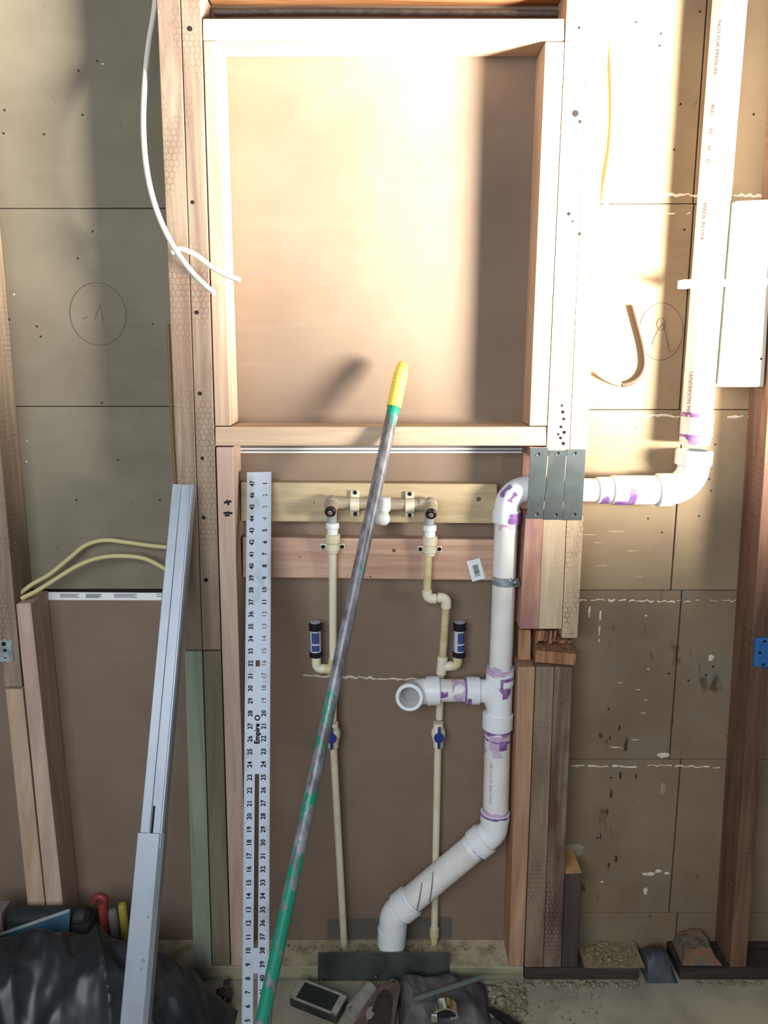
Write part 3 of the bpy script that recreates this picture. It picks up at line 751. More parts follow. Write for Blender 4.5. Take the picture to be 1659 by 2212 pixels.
# ------------------------------------------------------------------ water supply
sup = thing('water_supply_pipes', 'cream hot and cold supply piping with valve stubs, arresters and blue shutoffs', 'pipe', (P(830,2050,2.4).x, 2.4, 0))
def sseg(pts, r, name='pipe', mat='cpvc', parent=None, seg=20, caps=(True, True)):
    bm = bmesh.new(); tube(bm, pts, r, seg, caps); return link(name, bm, M[mat], parent or sup, smooth=True)
def sfit(name, build, mat='cpvc_fit', parent=None):
    bm = bmesh.new(); build(bm); return link(name, bm, M[mat], parent or sup, smooth=True)
RC = .325
YS = 1.5
plz = P(0,2089,0).z + .02
# left riser
LA = [P(718.5,1196,YS), P(719.5,1436,2.2)]
sseg(LA, RC, mat='cpvc_fit')
sfit('tee', lambda bm: (hub(bm, P(720,1422,2.2), P(719.5,1462,2.25), .3, .43), hub(bm, P(720,1446,2.22), P(700,1444,2.22), .3, .42)), 'cpvc_yellow')
bot = P(744,2054,2.35); bot.z = plz
sseg([P(719.7,1455,2.24), P(719.5,1555,2.3)], RC); sseg([P(719.7,1600,2.32), bot], RC)
# right riser
sseg([P(925,1196,YS), P(922.5,1276,YS)], RC, mat='cpvc_yellow')
ypts = [P(922.5,1268,YS), P(923,1292,YS), P(961,1291,YS+.05), P(962,1310,YS+.1)]
sfit('elbow', lambda bm: (tube(bm, fillet([P(922.3,1274,YS), P(923,1293,YS), P(942,1293,YS)], .42, 8), .42, 20, (True, True)), ))
sseg([P(938,1293,YS), P(952,1291,YS)], RC, mat='cpvc_yellow')
sfit('elbow', lambda bm: (tube(bm, fillet([P(946,1291,YS), P(964,1291,YS), P(963.5,1312,YS+.08)], .42, 8), .42, 20, (True, True)), ))
sseg([P(963.5,1305,YS+.05), P(956,1425,2.45)], RC, mat='cpvc_yellow')
sfit('tee', lambda bm: (hub(bm, P(956.5,1418,2.42), P(953,1456,2.6), .3, .44), hub(bm, P(955,1440,2.5), P(978,1438,2.5), .3, .42), lathe(bm, P(953,1454,2.6), P(950,1475,2.75) - P(953,1454,2.6), [(0,.4),(.4,.3),(.8,.3)], 20)))
sseg([P(952,1460,2.66), P(949,1552,2.86)], RC); 
bot2 = P(938,2050,2.86); bot2.z = plz
sseg([P(946,1604,2.86), P(938.5,2004,2.86)], RC)
sfit('coupling', lambda bm: hub(bm, P(938.6,2003,2.86), P(938.2,2024,2.86), .3, .43), 'cpvc_yellow')
sseg([P(938.3,2020,2.86), bot2], RC, mat='cpvc_yellow')
# water hammer arresters
def arrester(x, Y, label_side):
    ar = link('arrester', (lambda bm: (lathe(bm, P(x,1418,Y), (0,0,1), [(0,.46),(3.05,.46)], 28), bm)[1])(bmesh.new()), M['label_white'], sup, smooth=True)
    top = P(x,1339,Y)
    def cap(z0, h):
        bm = bmesh.new(); p = P(x,1419,Y); lathe(bm, Vector((p.x, p.y, z0)), (0,0,1), [(0,.42),(.06,.55),(h - .08,.55),(h,.46),(h,.22),(h - .1,.2)], 28); return bm
    zb = P(x,1419,Y).z; link('black_cap', cap(zb, .5), M['black'], ar, smooth=True); link('black_cap', cap(zb + 2.35, .72), M['black'], ar, smooth=True)
    bm = bmesh.new(); c = P(x,1419,Y); n = 8; V = []
    for i in range(n + 1):
        th = -1.2 + label_side + 1.5 * i / n
        V.append([bm.verts.new(Vector((c.x + .468*math.sin(th), c.y - .468*math.cos(th), zb + z))) for z in (.62, 1.15, 1.30, 2.25)])
    for i in range(n):
        bm.faces.new((V[i][0], V[i+1][0], V[i+1][1], V[i][1])); bm.faces.new((V[i][2], V[i+1][2], V[i+1][3], V[i][3]))
    link('printed_label', bm, M['label_blue'], ar)
    return c
arrester(682.5, 2.25, .5); arrester(991.5, 2.45, .8)
sfit('elbow', lambda bm: tube(bm, fillet([P(683,1418,2.25), P(684,1445,2.25), P(704,1444,2.24)], .42, 8), .40, 20))
sfit('elbow', lambda bm: tube(bm, fillet([P(989,1418,2.45), P(988,1439,2.45), P(974,1439,2.48)], .42, 8), .40, 20), 'cpvc_yellow')
# shutoff valves
def valve(x, y, Y, dx):
    v = sfit('shutoff_valve', lambda bm: lathe(bm, P(x, y + 28, Y), P(x, y - 36, Y) - P(x, y + 28, Y), [(0,.34),(0,.44),(.5,.46),(.9,.58),(1.25,.64),(1.6,.58),(1.9,.44),(2.3,.44),(2.3,.34)], 24), 'cpvc_fit')
    c = P(x + dx, y, Y) + Vector((0, -.85, 0))
    bm = bmesh.new(); lathe(bm, c + Vector((0,.35,0)), (0,-1,0), [(0,.2),(.2,.2),(.2,.42),(.42,.42),(.5,.34)], 24)
    box(bm, c.x - .12, c.x + .12, c.y - .12, c.y + .1, c.z - .98, c.z + 1.0, .04)
    link('blue_handle', bm, M['blue'], v, smooth=True)
valve(720, 1586, 2.31, -3); valve(947, 1585, 2.84, 0)
# horizontal valve pipe
YH = 1.5
sseg([P(733,1086,YH), P(918,1091,YH)], .46, 'valve_pipe', 'greypipe', seg=24)
for sx, fx, fy in ((718, 713, 1108), (930, 931, 1113)):
    e = P(sx, 1086 if sx < 800 else 1090, YH); t = P(fx, fy, .15); ax = (t - e).normalized()
    s = 1 if sx < 800 else -1
    body = sfit('valve_elbow', lambda bm: (tube(bm, [e + Vector((s*.9,0,0)), e + Vector((s*.1,0,0))], .52, 24), tube(bm, [e - ax*.3, e + ax*.55, t - ax*.35], [.56,.56,.46], 24), hub(bm, e + ax*.1, e + ax*.35, .5, .62)), 'greypipe')
    bm = bmesh.new(); lathe(bm, t - ax*.4, ax, [(0,.3),(0,.42),(.34,.44),(.4,.38),(.4,.2),(.2,.2)], 24, (False, True)); link('black_ring', bm, M['black'], body, smooth=True)
    bm = bmesh.new(); lathe(bm, t - ax*.25, ax, [(0,.21),(.28,.21),(.34,.1)], 16); link('metal_pin', bm, M['copper'], body, smooth=True)
    x1 = 717.5 if sx < 800 else 927.5; o_ = 0 if sx < 800 else 5
    sfit('swivel_neck', lambda bm: tube(bm, [P(x1 - 1, 1092 + o_, YH), P(x1, 1134 + o_, YS)], .40, 20), 'greyfit')
    sfit('nut', lambda bm: hub(bm, P(x1 + 1, 1129 + o_, YS), P(x1 + 1, 1142 + o_, YS), .35, .54), 'white')
    sfit('adapter', lambda bm: tube(bm, [P(x1 + 1, 1140 + o_, YS), P(x1 + 1, 1160 + o_, YS)], .44, 20), 'white')
    sfit('collar', lambda bm: (hub(bm, P(x1 + 1.5, 1153 + o_, YS), P(x1 + 1.5, 1173 + o_, YS), .35, .60), hub(bm, P(x1 + 1, 1173 + o_, YS), P(x1 + 1, 1196 + o_, YS), .3, .45)), 'cpvc')
    br = P(x1 + 1, 1181 + o_, 1.95)
    def ears(bm):
        box(bm, br.x - 1.02, br.x + 1.02, br.y - .02, br.y + .2, br.z - .26, br.z + .26, .09)
        hub(bm, P(x1 + 1, 1175 + o_, YS), P(x1 + 1, 1190 + o_, YS), .4, .53)
    bk = sfit('bracket', ears, 'cpvc')
    for dx in (-.78, .78):
        bm = bmesh.new(); disc(bm, br + Vector((dx, -.02, 0)), (0,-1,0), .17, .07, 14); link('screw', bm, M['screw'], bk)
for x, y in ((767, 1087), (885, 1090)):
    c = P(x, y, 1.95)
    def strap(bm):
        box(bm, c.x - .36, c.x + .36, c.y - .0, c.y + .2, c.z - 1.05, c.z + 1.05, .05)
        lathe(bm, Vector((c.x - .36, YH, c.z)), (1,0,0), [(0,.4),(0,.56),(.72,.56),(.72,.4)], 24, (False, False))
    bk = sfit('pipe_strap', strap, 'cpvc')
    for dz in (-.88, .88):
        bm = bmesh.new(); disc(bm, c + Vector((0,-.01,dz)), (0,-1,0), .17, .08, 14); link('screw', bm, M['screw'], bk)
# white spout stub behind the pole
sfit('spout_stub', lambda bm: (hub(bm, P(830,1089,YH) + Vector((-.5,0,0)), P(830,1089,YH) + Vector((.5,0,0)), .4, .60), tube(bm, [P(831,1084,1.4), P(829,1100,.9), P(825,1118,.45)], [.52,.44,.40], 20),
      lathe(bm, P(827,1106,.65), P(823,1136,.15) - P(827,1106,.65), [(0,.3),(.15,.52),(.45,.66),(.75,.64),(1.0,.45),(1.1,.1)], 24)), 'white')

# ------------------------------------------------------------------ leaning tools
def along(A, B, y):                 # point of segment A-B seen at photo height y
    lo, hi = 0.0, 1.0
    f = Vector((0, math.cos(PITCH), -math.sin(PITCH))); u = Vector((0, math.sin(PITCH), math.cos(PITCH)))
    def py(t):
        d = A.lerp(B, t) - CAM; return CY - F_PX * d.dot(u) / d.dot(f)
    lo, hi = -1.0, 2.0
    for _ in range(60):
        m = (lo + hi) / 2
        if py(m) < y: lo = m
        else: hi = m
    return A.lerp(B, lo)
# ruler
T = P(560, 1020, 1.9); run = 17.0; KI = .945
Bt = Vector((0, T.y - run, .0))
lo = P(551.5, 2212, T.y - run * .9)
for _ in range(3):
    q = along(T, Vector((T.x, Bt.y, 0)), 2212); lo = P(551.5, 2212, q.y)
tt = (T.z - lo.z) / T.z; Bt.x = T.x + (lo.x - T.x) / tt
ad_ = (Bt - T).normalized(); rx = Vector((1,0,0)); rx = (rx - ad_ * rx.dot(ad_)).normalized(); rn = ad_.cross(rx).normalized()
if rn.y > 0: rn = -rn
RU = lambda x, s, h=0: T + ad_ * (s * KI) + rx * x + rn * h
ruler = thing('ruler', 'long aluminium ruler with black inch numbers leaning upright beside left trimmer', 'ruler', Bt)
bm = bmesh.new()
W = .98; xs = [-W, -.17, .17, W]; ss = [0, 15.75, 16.25, 24.75, 37.8, 39.65, 46.6, (Bt - T).length / KI]; holes_ = {(1,1),(1,3),(1,5)}
vf = {}; 
for i, x in enumerate(xs):
    for j, s_ in enumerate(ss):
        vf[(i,j,0)] = bm.verts.new(RU(x, s_, .05)); vf[(i,j,1)] = bm.verts.new(RU(x, s_, 0))
cells = {(i,j) for i in range(3) for j in range(7)} - holes_
for i, j in cells:
    bm.faces.new([vf[q] for q in ((i,j,0),(i+1,j,0),(i+1,j+1,0),(i,j+1,0))]); bm.faces.new([vf[q] for q in ((i,j,1),(i,j+1,1),(i+1,j+1,1),(i+1,j,1))])
    for (di,dj,a,b_) in ((-1,0,(i,j),(i,j+1)),(1,0,(i+1,j),(i+1,j+1)),(0,-1,(i,j),(i+1,j)),(0,1,(i,j+1),(i+1,j+1))):
        if (i+di,j+dj) not in cells: bm.faces.new((vf[(*a,0)], vf[(*b_,0)], vf[(*b_,1)], vf[(*a,1)]))
link('blade', bm, M['ruler'], ruler)
bm = bmesh.new()
def rtext(body, x, s, size, bold=.018): put_text(bm, body, size, lambda u, v: RU(x - v, s - u, .058), bold=bold)
for n in list(range(1, 2)) + list(range(5, 12)) + list(range(20, 48)): rtext(str(n), .50, n, .50)
for n in range(1, 48): rtext(str(n), -.54, 48 - n, .50)
link('inch_numbers', bm, M['ink'], ruler)
bm = bmesh.new()
for n in list(range(2, 5)) + list(range(12, 20)): rtext(str(n), .50, n, .50, .008)
link('worn_numbers', bm, simple('worn_ink', lin(146,148,154), .8), ruler)
bm = bmesh.new()
for e in range(1, 48 * 8):
    s = e / 8; L = .26 if e % 8 == 0 else (.2 if e % 4 == 0 else (.14 if e % 2 == 0 else .09))
    for sg in (-1, 1):
        f = [RU(sg * W, s - .012, .055), RU(sg * (W - L), s - .012, .055), RU(sg * (W - L), s + .012, .055), RU(sg * W, s + .012, .055)]
        bm.faces.new([bm.verts.new(p) for p in f])
link('tick_scale', bm, M['greyink'], ruler)
bm = bmesh.new(); rtext('Empire', 0.0, 21.6, .56, .03)
bm2 = bm
for r_ in (.24,):
    c = [RU(r_ * .9 * math.cos(k_ * math.pi / 8), 20.35 + r_ * math.sin(k_ * math.pi / 8), .058) for k_ in range(16)]
    ci = [RU(r_ * .5 * math.cos(k_ * math.pi / 8), 20.35 + r_ * .5 * math.sin(k_ * math.pi / 8), .058) for k_ in range(16)]
    A_ = [bm.verts.new(p) for p in c]; B_ = [bm.verts.new(p) for p in ci]
    for k_ in range(16): bm.faces.new((A_[k_], A_[(k_+1) % 16], B_[(k_+1) % 16], B_[k_]))
link('brand_lettering', bm, M['ink'], ruler)

# green pole
A = P(841, 924, -.53)
Bp = P(566, 2212, -16.0)
fl = A + (Bp - A) * (A.z / (A.z - Bp.z)); tip = along(A + (A - Bp) * .4, Bp, 781)
dv = (fl - tip).normalized(); Lp = (fl - tip).length
pole = thing('pole', 'worn green pole with yellow grip leaning across the niche onto the cross block', 'pole', fl)
gl = (along(tip, fl, 880) - tip).length
bm = bmesh.new(); tube(bm, [tip + dv * (gl - .3), tip + dv * (Lp * .5), fl + Vector((0,0,.2))], .475, 28); link('shaft', bm, M['polegreen'], pole, smooth=True)
bm = bmesh.new(); prof = [(0,.05),(.06,.24),(.22,.40),(.5,.48),(.9,.52)]
s = 1.0
while s < gl - .2: prof += [(s,.54),(s+.08,.57),(s+.2,.57),(s+.26,.54)]; s += .34
prof += [(gl - .15,.56),(gl,.56),(gl,.48)]
lathe(bm, tip, dv, prof, 28); 
bm2 = bmesh.new(); lathe(bm2, tip + dv * (gl - .1), dv, [(0,.47),(.02,.483),(.75,.483),(.8,.47)], 28); link('green_band', bm2, simple('green_paint', lin(34,140,112), .36), pole, smooth=True)
g_ = link('yellow_grip', bm, M['polegrip'], pole, smooth=True)
bm = bmesh.new(); a_, r_, b__ = frame_for(dv); disc(bm, tip + dv * .55 + r_ * .47 , r_, .13, .03, 12); link('hang_hole', bm, simple('grip_hole', lin(196,190,60), .6), g_)

# telescoping aluminium post
Tq = P(397.5, 1049, -.62); Bq = P(293, 2212, -15.2)
flq = Tq + (Bq - Tq) * (Tq.z / (Tq.z - Bq.z)); dq = (flq - Tq).normalized()
qx = Vector((1,0,0)); qx = (qx - dq * qx.dot(dq)).normalized(); qn = dq.cross(qx).normalized()
if qn.y > 0: qn = -qn
post = thing('telescoping_post', 'telescoping aluminium box post leaning in front of left double stud', 'post', flq)
def extr(prof, s0, s1):
    bm = bmesh.new(); n = len(prof)
    a = [bm.verts.new(Tq + dq * s0 + qx * x + qn * y) for x, y in prof]; b_ = [bm.verts.new(Tq + dq * s1 + qx * x + qn * y) for x, y in prof]
    for i in range(n): bm.faces.new((a[i], a[(i+1) % n], b_[(i+1) % n], b_[i]))
    bm.faces.new(a); bm.faces.new(b_[::-1]); return bm
Lq = (flq - Tq).length
sj = (along(Tq, flq, 1797) - Tq).length; sl0 = (along(Tq, flq, 1739) - Tq).length
link('upper_channel', extr([(-.84,-.55),(-.84,.30),(-.78,.38),(-.24,.38),(-.22,.50),(-.12,.50),(-.10,.36),(.58,.36),(.66,.52),(.76,.52),(.86,.36),(.86,-.55)], 0, sj + 1), M['alu'], post)
link('lower_sleeve', extr([(-.95,-.62),(-.95,.50),(-.88,.60),(.62,.60),(.92,.34),(.92,-.62)], sj, Lq - .1), M['alu'], post)
link('slot', extr([(-.06,.30),(-.06,.372),(.10,.372),(.10,.30)], sl0, sj), M['holem'], post)
for s, x in ((5.5, .35), (8.3, .28), (8.8, .2), (13.5, .3)):
    bm = bmesh.new(); disc(bm, Tq + dq * (sj + s) + qx * x + qn * .6, qn, .10 if s != 8.3 else .15, .006, 12); link('dent', bm, simple('grey_smudge', lin(128,132,138), .5, .4), post)

# ------------------------------------------------------------------ cables
def cable(name, label, pts, r, mat, ends=(False, False), flat=1.0, group=None, n=10):
    bm = bmesh.new(); tube(bm, spline([P(*p) if not isinstance(p, Vector) else p for p in pts], n), r, 12, flat=flat)
    return tag(link(name, bm, M[mat], smooth=True), label, 'cable', group)
cable('cable', 'long white cable hanging left of double stud, its cut end pointing down', [(340,-40,1.8),(332,30,1.8),(322,90,1.4),(314,160,.8),(310,230,.2),(310,290,-.3),(314,345,-.6),(323,400,-.8),(337,450,-.9),(355,495,-1.0),(378,538,-1.2),(408,580,-1.6),(436,610,-2.0),(463,634,-2.3)], .20, 'wire_white')
cable('cable', 'short white cable branch forking off right across the niche trimmer', [(372,545,-.62),(384,538,-.70),(402,541,-.9),(426,553,-1.2),(458,577,-1.5),(488,594,-1.7),(519,605,-1.9)], .20, 'wire_white')
cable('cable', 'upper of two yellowed cables arching in left bay', [(38,1286,1.3),(70,1262,1.8),(108,1240,2.0),(150,1206,2.3),(185,1178,2.4),(225,1167,2.4),(270,1171,2.4),(320,1178,2.3),(360,1182,2.2),(392,1183,2.2)], .19, 'wire_yellow')
cable('cable', 'lower of two yellowed cables arching in left bay', [(46,1293,.5),(82,1275,.9),(125,1248,1.2),(170,1221,1.4),(215,1205,1.5),(262,1201,1.6),(310,1206,1.8),(345,1222,1.7),(368,1238,1.6),(393,1262,1.6)], .19, 'wire_yellow')
cable('cable', 'thin olive cable running down the left edge of double stud', [(363,700,1.2),(367,800,1.0),(370,880,.9),(374,960,.9),(380,1050,.9),(388,1160,1.4)], .13, 'wire_olive')
cable('cable', 'white cable hanging down beside right double stud', [(1322,-40,2.9),(1328,40,2.9),(1335,110,2.95),(1340,190,2.95),(1340,260,2.95),(1334,320,3.0),(1324,370,3.05),(1313,420,3.1),(1305,480,3.1),(1300,545,3.1)], .16, 'wire_white')
cable('cable', 'dark brown J-shaped tube on right wall near pencil mark', [(1366,660,3.28),(1378,705,3.28),(1389,750,3.28),(1392,785,3.28),(1385,808,3.28),(1370,823,3.28),(1352,830,3.25),(1343,831,3.25)], .20, 'tube_dark')  # dark J shape, built as a solid brown tube close to the wall
cable('cable', 'pale cable running from stud into the dark J-shaped tube', [(1262,770,2.4),(1280,793,2.8),(1300,812,3.1),(1322,824,3.25),(1341,830.5,3.25)], .17, 'wire_white')
cable('cable', 'thin pale cable stub by two staples right of double stud', [(1292,770,1.6),(1304,790,2.2),(1318,815,2.9),(1330,830,3.15)], .07, 'wire_white')
for nm, lb, x, y, Y in (('cable_staple', 'upper dark staple beside right double stud', 1271, 736, 1.1), ('cable_staple', 'lower grey twisted staple right of double stud', 1309, 769, 1.6)):
    bm = bmesh.new(); c = P(x, y, Y); tube(bm, [c + Vector((-.5,.3,-.1)), c, c + Vector((.12,-.1,.02))], [.05,.09,.14], 10); tube(bm, [c, c + Vector((.35,-.1,.25))], .05, 8)
    tag(link(nm, bm, M['galv'], smooth=True), lb, 'staple')

# ------------------------------------------------------------------ right edge: strap, box, blue box; left bracket
bm = bmesh.new(); quad_px(bm, (1590,434), (1674,430), (1651,836), (1557,836), YV - 1.19, 2.78, .12)
wb = tag(link('utility_box', bm, M['boxwhite'], smooth=False), 'tall white box beside the vent riser at right edge', 'box')
bm = bmesh.new(); disc(bm, P(1644,775,YV - 1.2), (0,-1,0), .10, .01, 10); link('screw_hole', bm, M['holem'], wb)
bm = bmesh.new(); quad_px(bm, (1478,605), (1660,602), (1660,618), (1477,621), YV - 1.27, .07, .02)
sp = tag(link('pipe_strap', bm, M['white']), 'flat pale strap crossing vent riser and white box', 'strap')
bm = bmesh.new(); c = P(1484,613,YV - 1.27); box(bm, c.x - .3, c.x + .4, c.y + .02, c.y + 1.2, c.z - .31, c.z + .31, .03); link('strap_end', bm, M['white'], sp)
bm = bmesh.new(); quad_px(bm, (1634,1381), (1720,1376), (1714,1446), (1630,1442), -.55, .5, .12)
eb = tag(link('electrical_box', bm, M['boxblue']), 'blue plastic electrical box on far right stud', 'box')
for x, y in ((1652,1385),(1641,1410),(1649,1436)):
    bm = bmesh.new(); disc(bm, P(x, y, -.56), (0,-1,0), .13, .02, 10); link('screw_hole', bm, M['holem'], eb)
# bracket
out = [(-30,1384),(6,1383),(12,1379),(17,1383),(25,1381),(27,1389),(24,1397),(27,1410),(30,1420),(29,1428),(22,1431),(12,1429),(-30,1430)]
bm = bmesh.new(); a = [bm.verts.new(P(x, y, -.10)) for x, y in out]; b_ = [bm.verts.new(P(x, y, -.02)) for x, y in out]
bm.faces.new(a); bm.faces.new(b_[::-1])
for i in range(len(a)): bm.faces.new((a[i], a[(i+1) % len(a)], b_[(i+1) % len(a)], b_[i]))
br_ = tag(link('metal_bracket', bm, M['galv']), 'small galvanized bracket nailed on stud at left edge', 'bracket')
for x, y, r in ((8,1391,.2),(10.5,1405,.15),(11,1421,.08)):
    bm = bmesh.new(); disc(bm, P(x, y, -.105), (0,-1,0), r, .01, 12); link('screw_hole', bm, M['holem'], br_)

# ------------------------------------------------------------------ floor clutter, left
def mound(prof, yr, y0, y1, seed, amp, nx=110, ny=64, expo=.55, fold=1.0, crease=0.0):
    """draped heap: prof = photo outline, met at the ridge plane yr"""
    pts = [P(x, y, yr) for x, y in prof]; bm = bmesh.new(); G = []
    xs = [p.x for p in pts]
    for i in range(nx + 1):
        x = xs[0] + (xs[-1] - xs[0]) * i / nx
        for a, b_ in zip(pts, pts[1:]):
            if a.x <= x <= b_.x + 1e-6: z = a.z + (b_.z - a.z) * (x - a.x) / max(1e-6, b_.x - a.x); break
        row = []
        for j in range(ny + 1):
            t = j / ny; y = y0 + (y1 - y0) * t
            s = (1 - ((yr - y) / (yr - y0))**2) if y < yr else (1 - ((y - yr) / (y1 - yr))**2)
            h = max(0, z) * max(0, s)**expo
            c = Vector((x * .16, y * .16, seed))
            rid = 1 - abs(noise.noise(Vector((x * .22 + y * .12, y * .05, seed)))) * 2
            d = amp * (noise.noise(c * 2.2) + .5 * noise.noise(c * 5)) + fold * amp * (rid**3 - .4)
            if crease:
                q = Vector((x * .30 + y * .18, y * .13 - x * .05, seed)) + noise.noise_vector(Vector((x*.2, y*.2, seed))) * .35
                f = noise.voronoi(q)[0]; g2_ = noise.voronoi(q * 2.3)[0]
                d += crease * (.45 - min(.9, f[1] - f[0])) * 1.6 + crease * .5 * (.4 - min(.8, g2_[1] - g2_[0]))
            h2 = max(.02, h + d * min(1, h / 3))
            row.append(bm.verts.new((x, y, h2)))
        G.append(row)
    for i in range(nx):
        for j in range(ny): bm.faces.new((G[i][j], G[i+1][j], G[i+1][j+1], G[i][j+1]))
    return bm
bm = mound([(-420,2100),(-200,2040),(-60,2030),(20,2030),(60,2021),(110,2028),(160,2024),(200,2019),(240,2024),(300,2046),(350,2085),(400,2122),(440,2156),(470,2187),(486,2208),(500,2250)], -6.5, -13.2, -3.4, 3.1, .75, 170, 90, .62, .9, .5)
tag(link('plastic_bag', bm, M['bag'], smooth=True), 'crumpled black plastic sheet heaped on floor bottom left', 'bag')
# tool bag behind it
def rbox(bm, c, size, rot=(0,0,0), bev=.2):
    b2 = bmesh.new(); box(b2, -size[0]/2, size[0]/2, -size[1]/2, size[1]/2, -size[2]/2, size[2]/2, bev)
    mt = Matrix.Translation(c) @ (Matrix.Rotation(rot[2], 4, 'Z') @ Matrix.Rotation(rot[1], 4, 'Y') @ Matrix.Rotation(rot[0], 4, 'X'))
    mp = {v: bm.verts.new(mt @ v.co) for v in b2.verts}
    for f_ in b2.faces: bm.faces.new([mp[v] for v in f_.verts])
    b2.free()
zt = P(120,1962,-1.3).z
tb = thing('tool_bag', 'black tool bag standing against wall behind the plastic sheet', 'bag', (P(120,2000,-1.4).x, -1.4, 0))
bm = bmesh.new(); x0, x1 = P(28,1990,-1.4).x, P(205,1990,-1.4).x
box(bm, x0, x1, -2.7, -.15, 0, zt - .6, .35); link('bag_body', bm, M['bagdull'], tb, smooth=True)
bm = bmesh.new(); lathe(bm, Vector((x0 - .2, -1.6, zt - .75)), (1, 0, .02), [(0,.3),(.1,.8),(.5,1.02),(3.2,.95),(3.6,.98),(x1 - x0 - .4,.9),(x1 - x0 - .1,.6),(x1 - x0,.2)], 24); link('rolled_top', bm, M['bagdull'], tb, smooth=True)
# handles standing beside the bag
def handle(name, label, cat, pts, r, mat, Y):
    bm = bmesh.new(); tube(bm, spline([P(x, y, Y) for x, y in pts], 6), r, 16); return tag(link(name, bm, M[mat], smooth=True), label, cat)
def upright(name, label, cat, x, y0, Y, r, mat, hook=None):
    top = P(x, y0, Y); bm = bmesh.new(); base = Vector((top.x + .3, top.y, .02))
    lathe(bm, base, top - base, [(0, r*.7),((top - base).length - 3.4, r*.75),((top - base).length - 3.2, r),((top - base).length - .25, r),((top - base).length - .05, r*.75),((top - base).length, r*.3)], 18)
    if hook: tube(bm, spline([P(a, b_, Y) for a, b_ in hook], 6), r * .8, 12)
    return tag(link(name, bm, M[mat], smooth=True), label, cat)
upright('red_handled_tool', 'tool with curved red handle poking up behind black tool bag', 'tool', 221, 1950, -.9, .40, 'red', hook=[(203,1946),(208,1938),(218,1937),(227,1943),(225,1958)])
upright('grey_handled_tool', 'grey handled tool between red and yellow handles', 'tool', 243, 1964, -.9, .42, 'greyh')
upright('yellow_handled_tool', 'yellow handled tool beside aluminium post', 'tool', 263.5, 1951, -.9, .36, 'yellowh')
# blue faced board and card box at the left edge
bm = bmesh.new(); A0, A1 = P(-60,2040,-3.0), P(152,1966,-2.85)
f = [A0 + Vector((0,0,0)), A1, A1 + Vector((-.15,-.3,-1.75)), A0 + Vector((0,-.3,-1.9))]
bo = thing('blue_board', 'blue faced strip with pale edge lying on the tool heap at left', 'board', A0 + Vector((0, 0, -2)))
hexa(bm, f, [p + Vector((0,.18,0)) for p in f], .02); link('blue_face', bm, M['skyblue'], bo)
bm = bmesh.new(); tube(bm, [A0 + Vector((0,-.1,.05)), A1 + Vector((0,-.1,.05))], .16, 10); link('pale_edge', bm, M['paleedge'], bo)
bm = bmesh.new(); tube(bm, [A0 + Vector((0,-.42,-1.6)), A1 + Vector((-.1,-.42,-1.75))], .12, 10); link('pale_edge', bm, M['paleedge'], bo)
c = P(4,1971,-1.6); bm = bmesh.new(); box(bm, c.x - 2.2, c.x + .4, c.y - .9, c.y + .9, 0, c.z + .5, .06)
tag(link('card_box', bm, M['pinkbox']), 'pinkish box at left edge beside black tool bag', 'box')
# small things by the ruler foot
bm = bmesh.new(); c = Z(484,2150,.5); rbox(bm, c + Vector((0,0,0)), (1.3, 1.0, 1.0), (0,.2,.5), .2); rbox(bm, c + Vector((.1,.6,.45)), (.5,.9,.5), (.3,0,.2), .15)
cp = tag(link('cable_plug', bm, M['caseblack'], smooth=True), 'small dark plug on floor between bag and ruler', 'plug')
bm = bmesh.new()
for dx in (-.18, .18): rbox(bm, c + Vector((dx,-.55,.12)), (.12,.3,.22), (0,0,.3), .02)
link('prong', bm, M['galv'], cp)
bm = bmesh.new(); c = Z(482,2207,.4); lathe(bm, c + Vector((0,-.6,-.36)), (0,.2,1), [(0,.34),(.8,.3),(1.0,.15)], 14)
tag(link('orange_cap', bm, M['orange'], smooth=True), 'small orange yellow plastic piece at bottom by black sheet', 'cap')

# ------------------------------------------------------------------ floor clutter, middle
# dusty black case
cs = thing('black_case', 'dusty black rectangular case with pale rim lying on floor', 'case', Z(690,2170,0))
c = Z(688,2152,1.0); rz = math.radians(-26)
bm = bmesh.new(); rbox(bm, c + Vector((0,-.1,-.45)), (4.6,2.0,1.0), (.18,.0,rz), .12); link('case_body', bm, M['caseblack'], cs)
rotm = Matrix.Rotation(rz, 3, 'Z') @ Matrix.Rotation(.18, 3, 'X')
bm = bmesh.new()
for (x0, x1, y0, y1) in ((-2.3,2.3,.78,1.0),(-2.3,2.3,-1.0,-.82),(-2.3,-1.75,-1.0,1.0),(1.7,2.3,-1.0,1.0)):
    ce = Vector(((x0+x1)/2, (y0+y1)/2, .10)); rbox(bm, c + Vector((0,-.1,-.02)) + rotm @ ce, (x1-x0, y1-y0, .2), (.18,0,rz), .05)
link('pale_rim', bm, M['caserim'], cs)
bm = bmesh.new(); rbox(bm, c + Vector((0,-.1,-.02)) + rotm @ Vector((0,0,.05)), (3.5,1.7,.1), (.18,0,rz), .02); link('dark_window', bm, M['glass_dk'], cs)
# pipe offcut
a0, a1 = Z(764,2186,.75), Z(800,2137,.75)
bm = bmesh.new(); ax = (a0 - a1).normalized(); L = (a0 - a1).length
lathe(bm, a1, ax, [(0,.3),(0,.72),(L,.74),(L,.6),(L - 1.2,.58),(L - 1.2,.1)], 24, (True, True))
tag(link('pipe_offcut', bm, M['caserim'], smooth=True), 'short grey pipe offcut with open end beside black case', 'pipe')
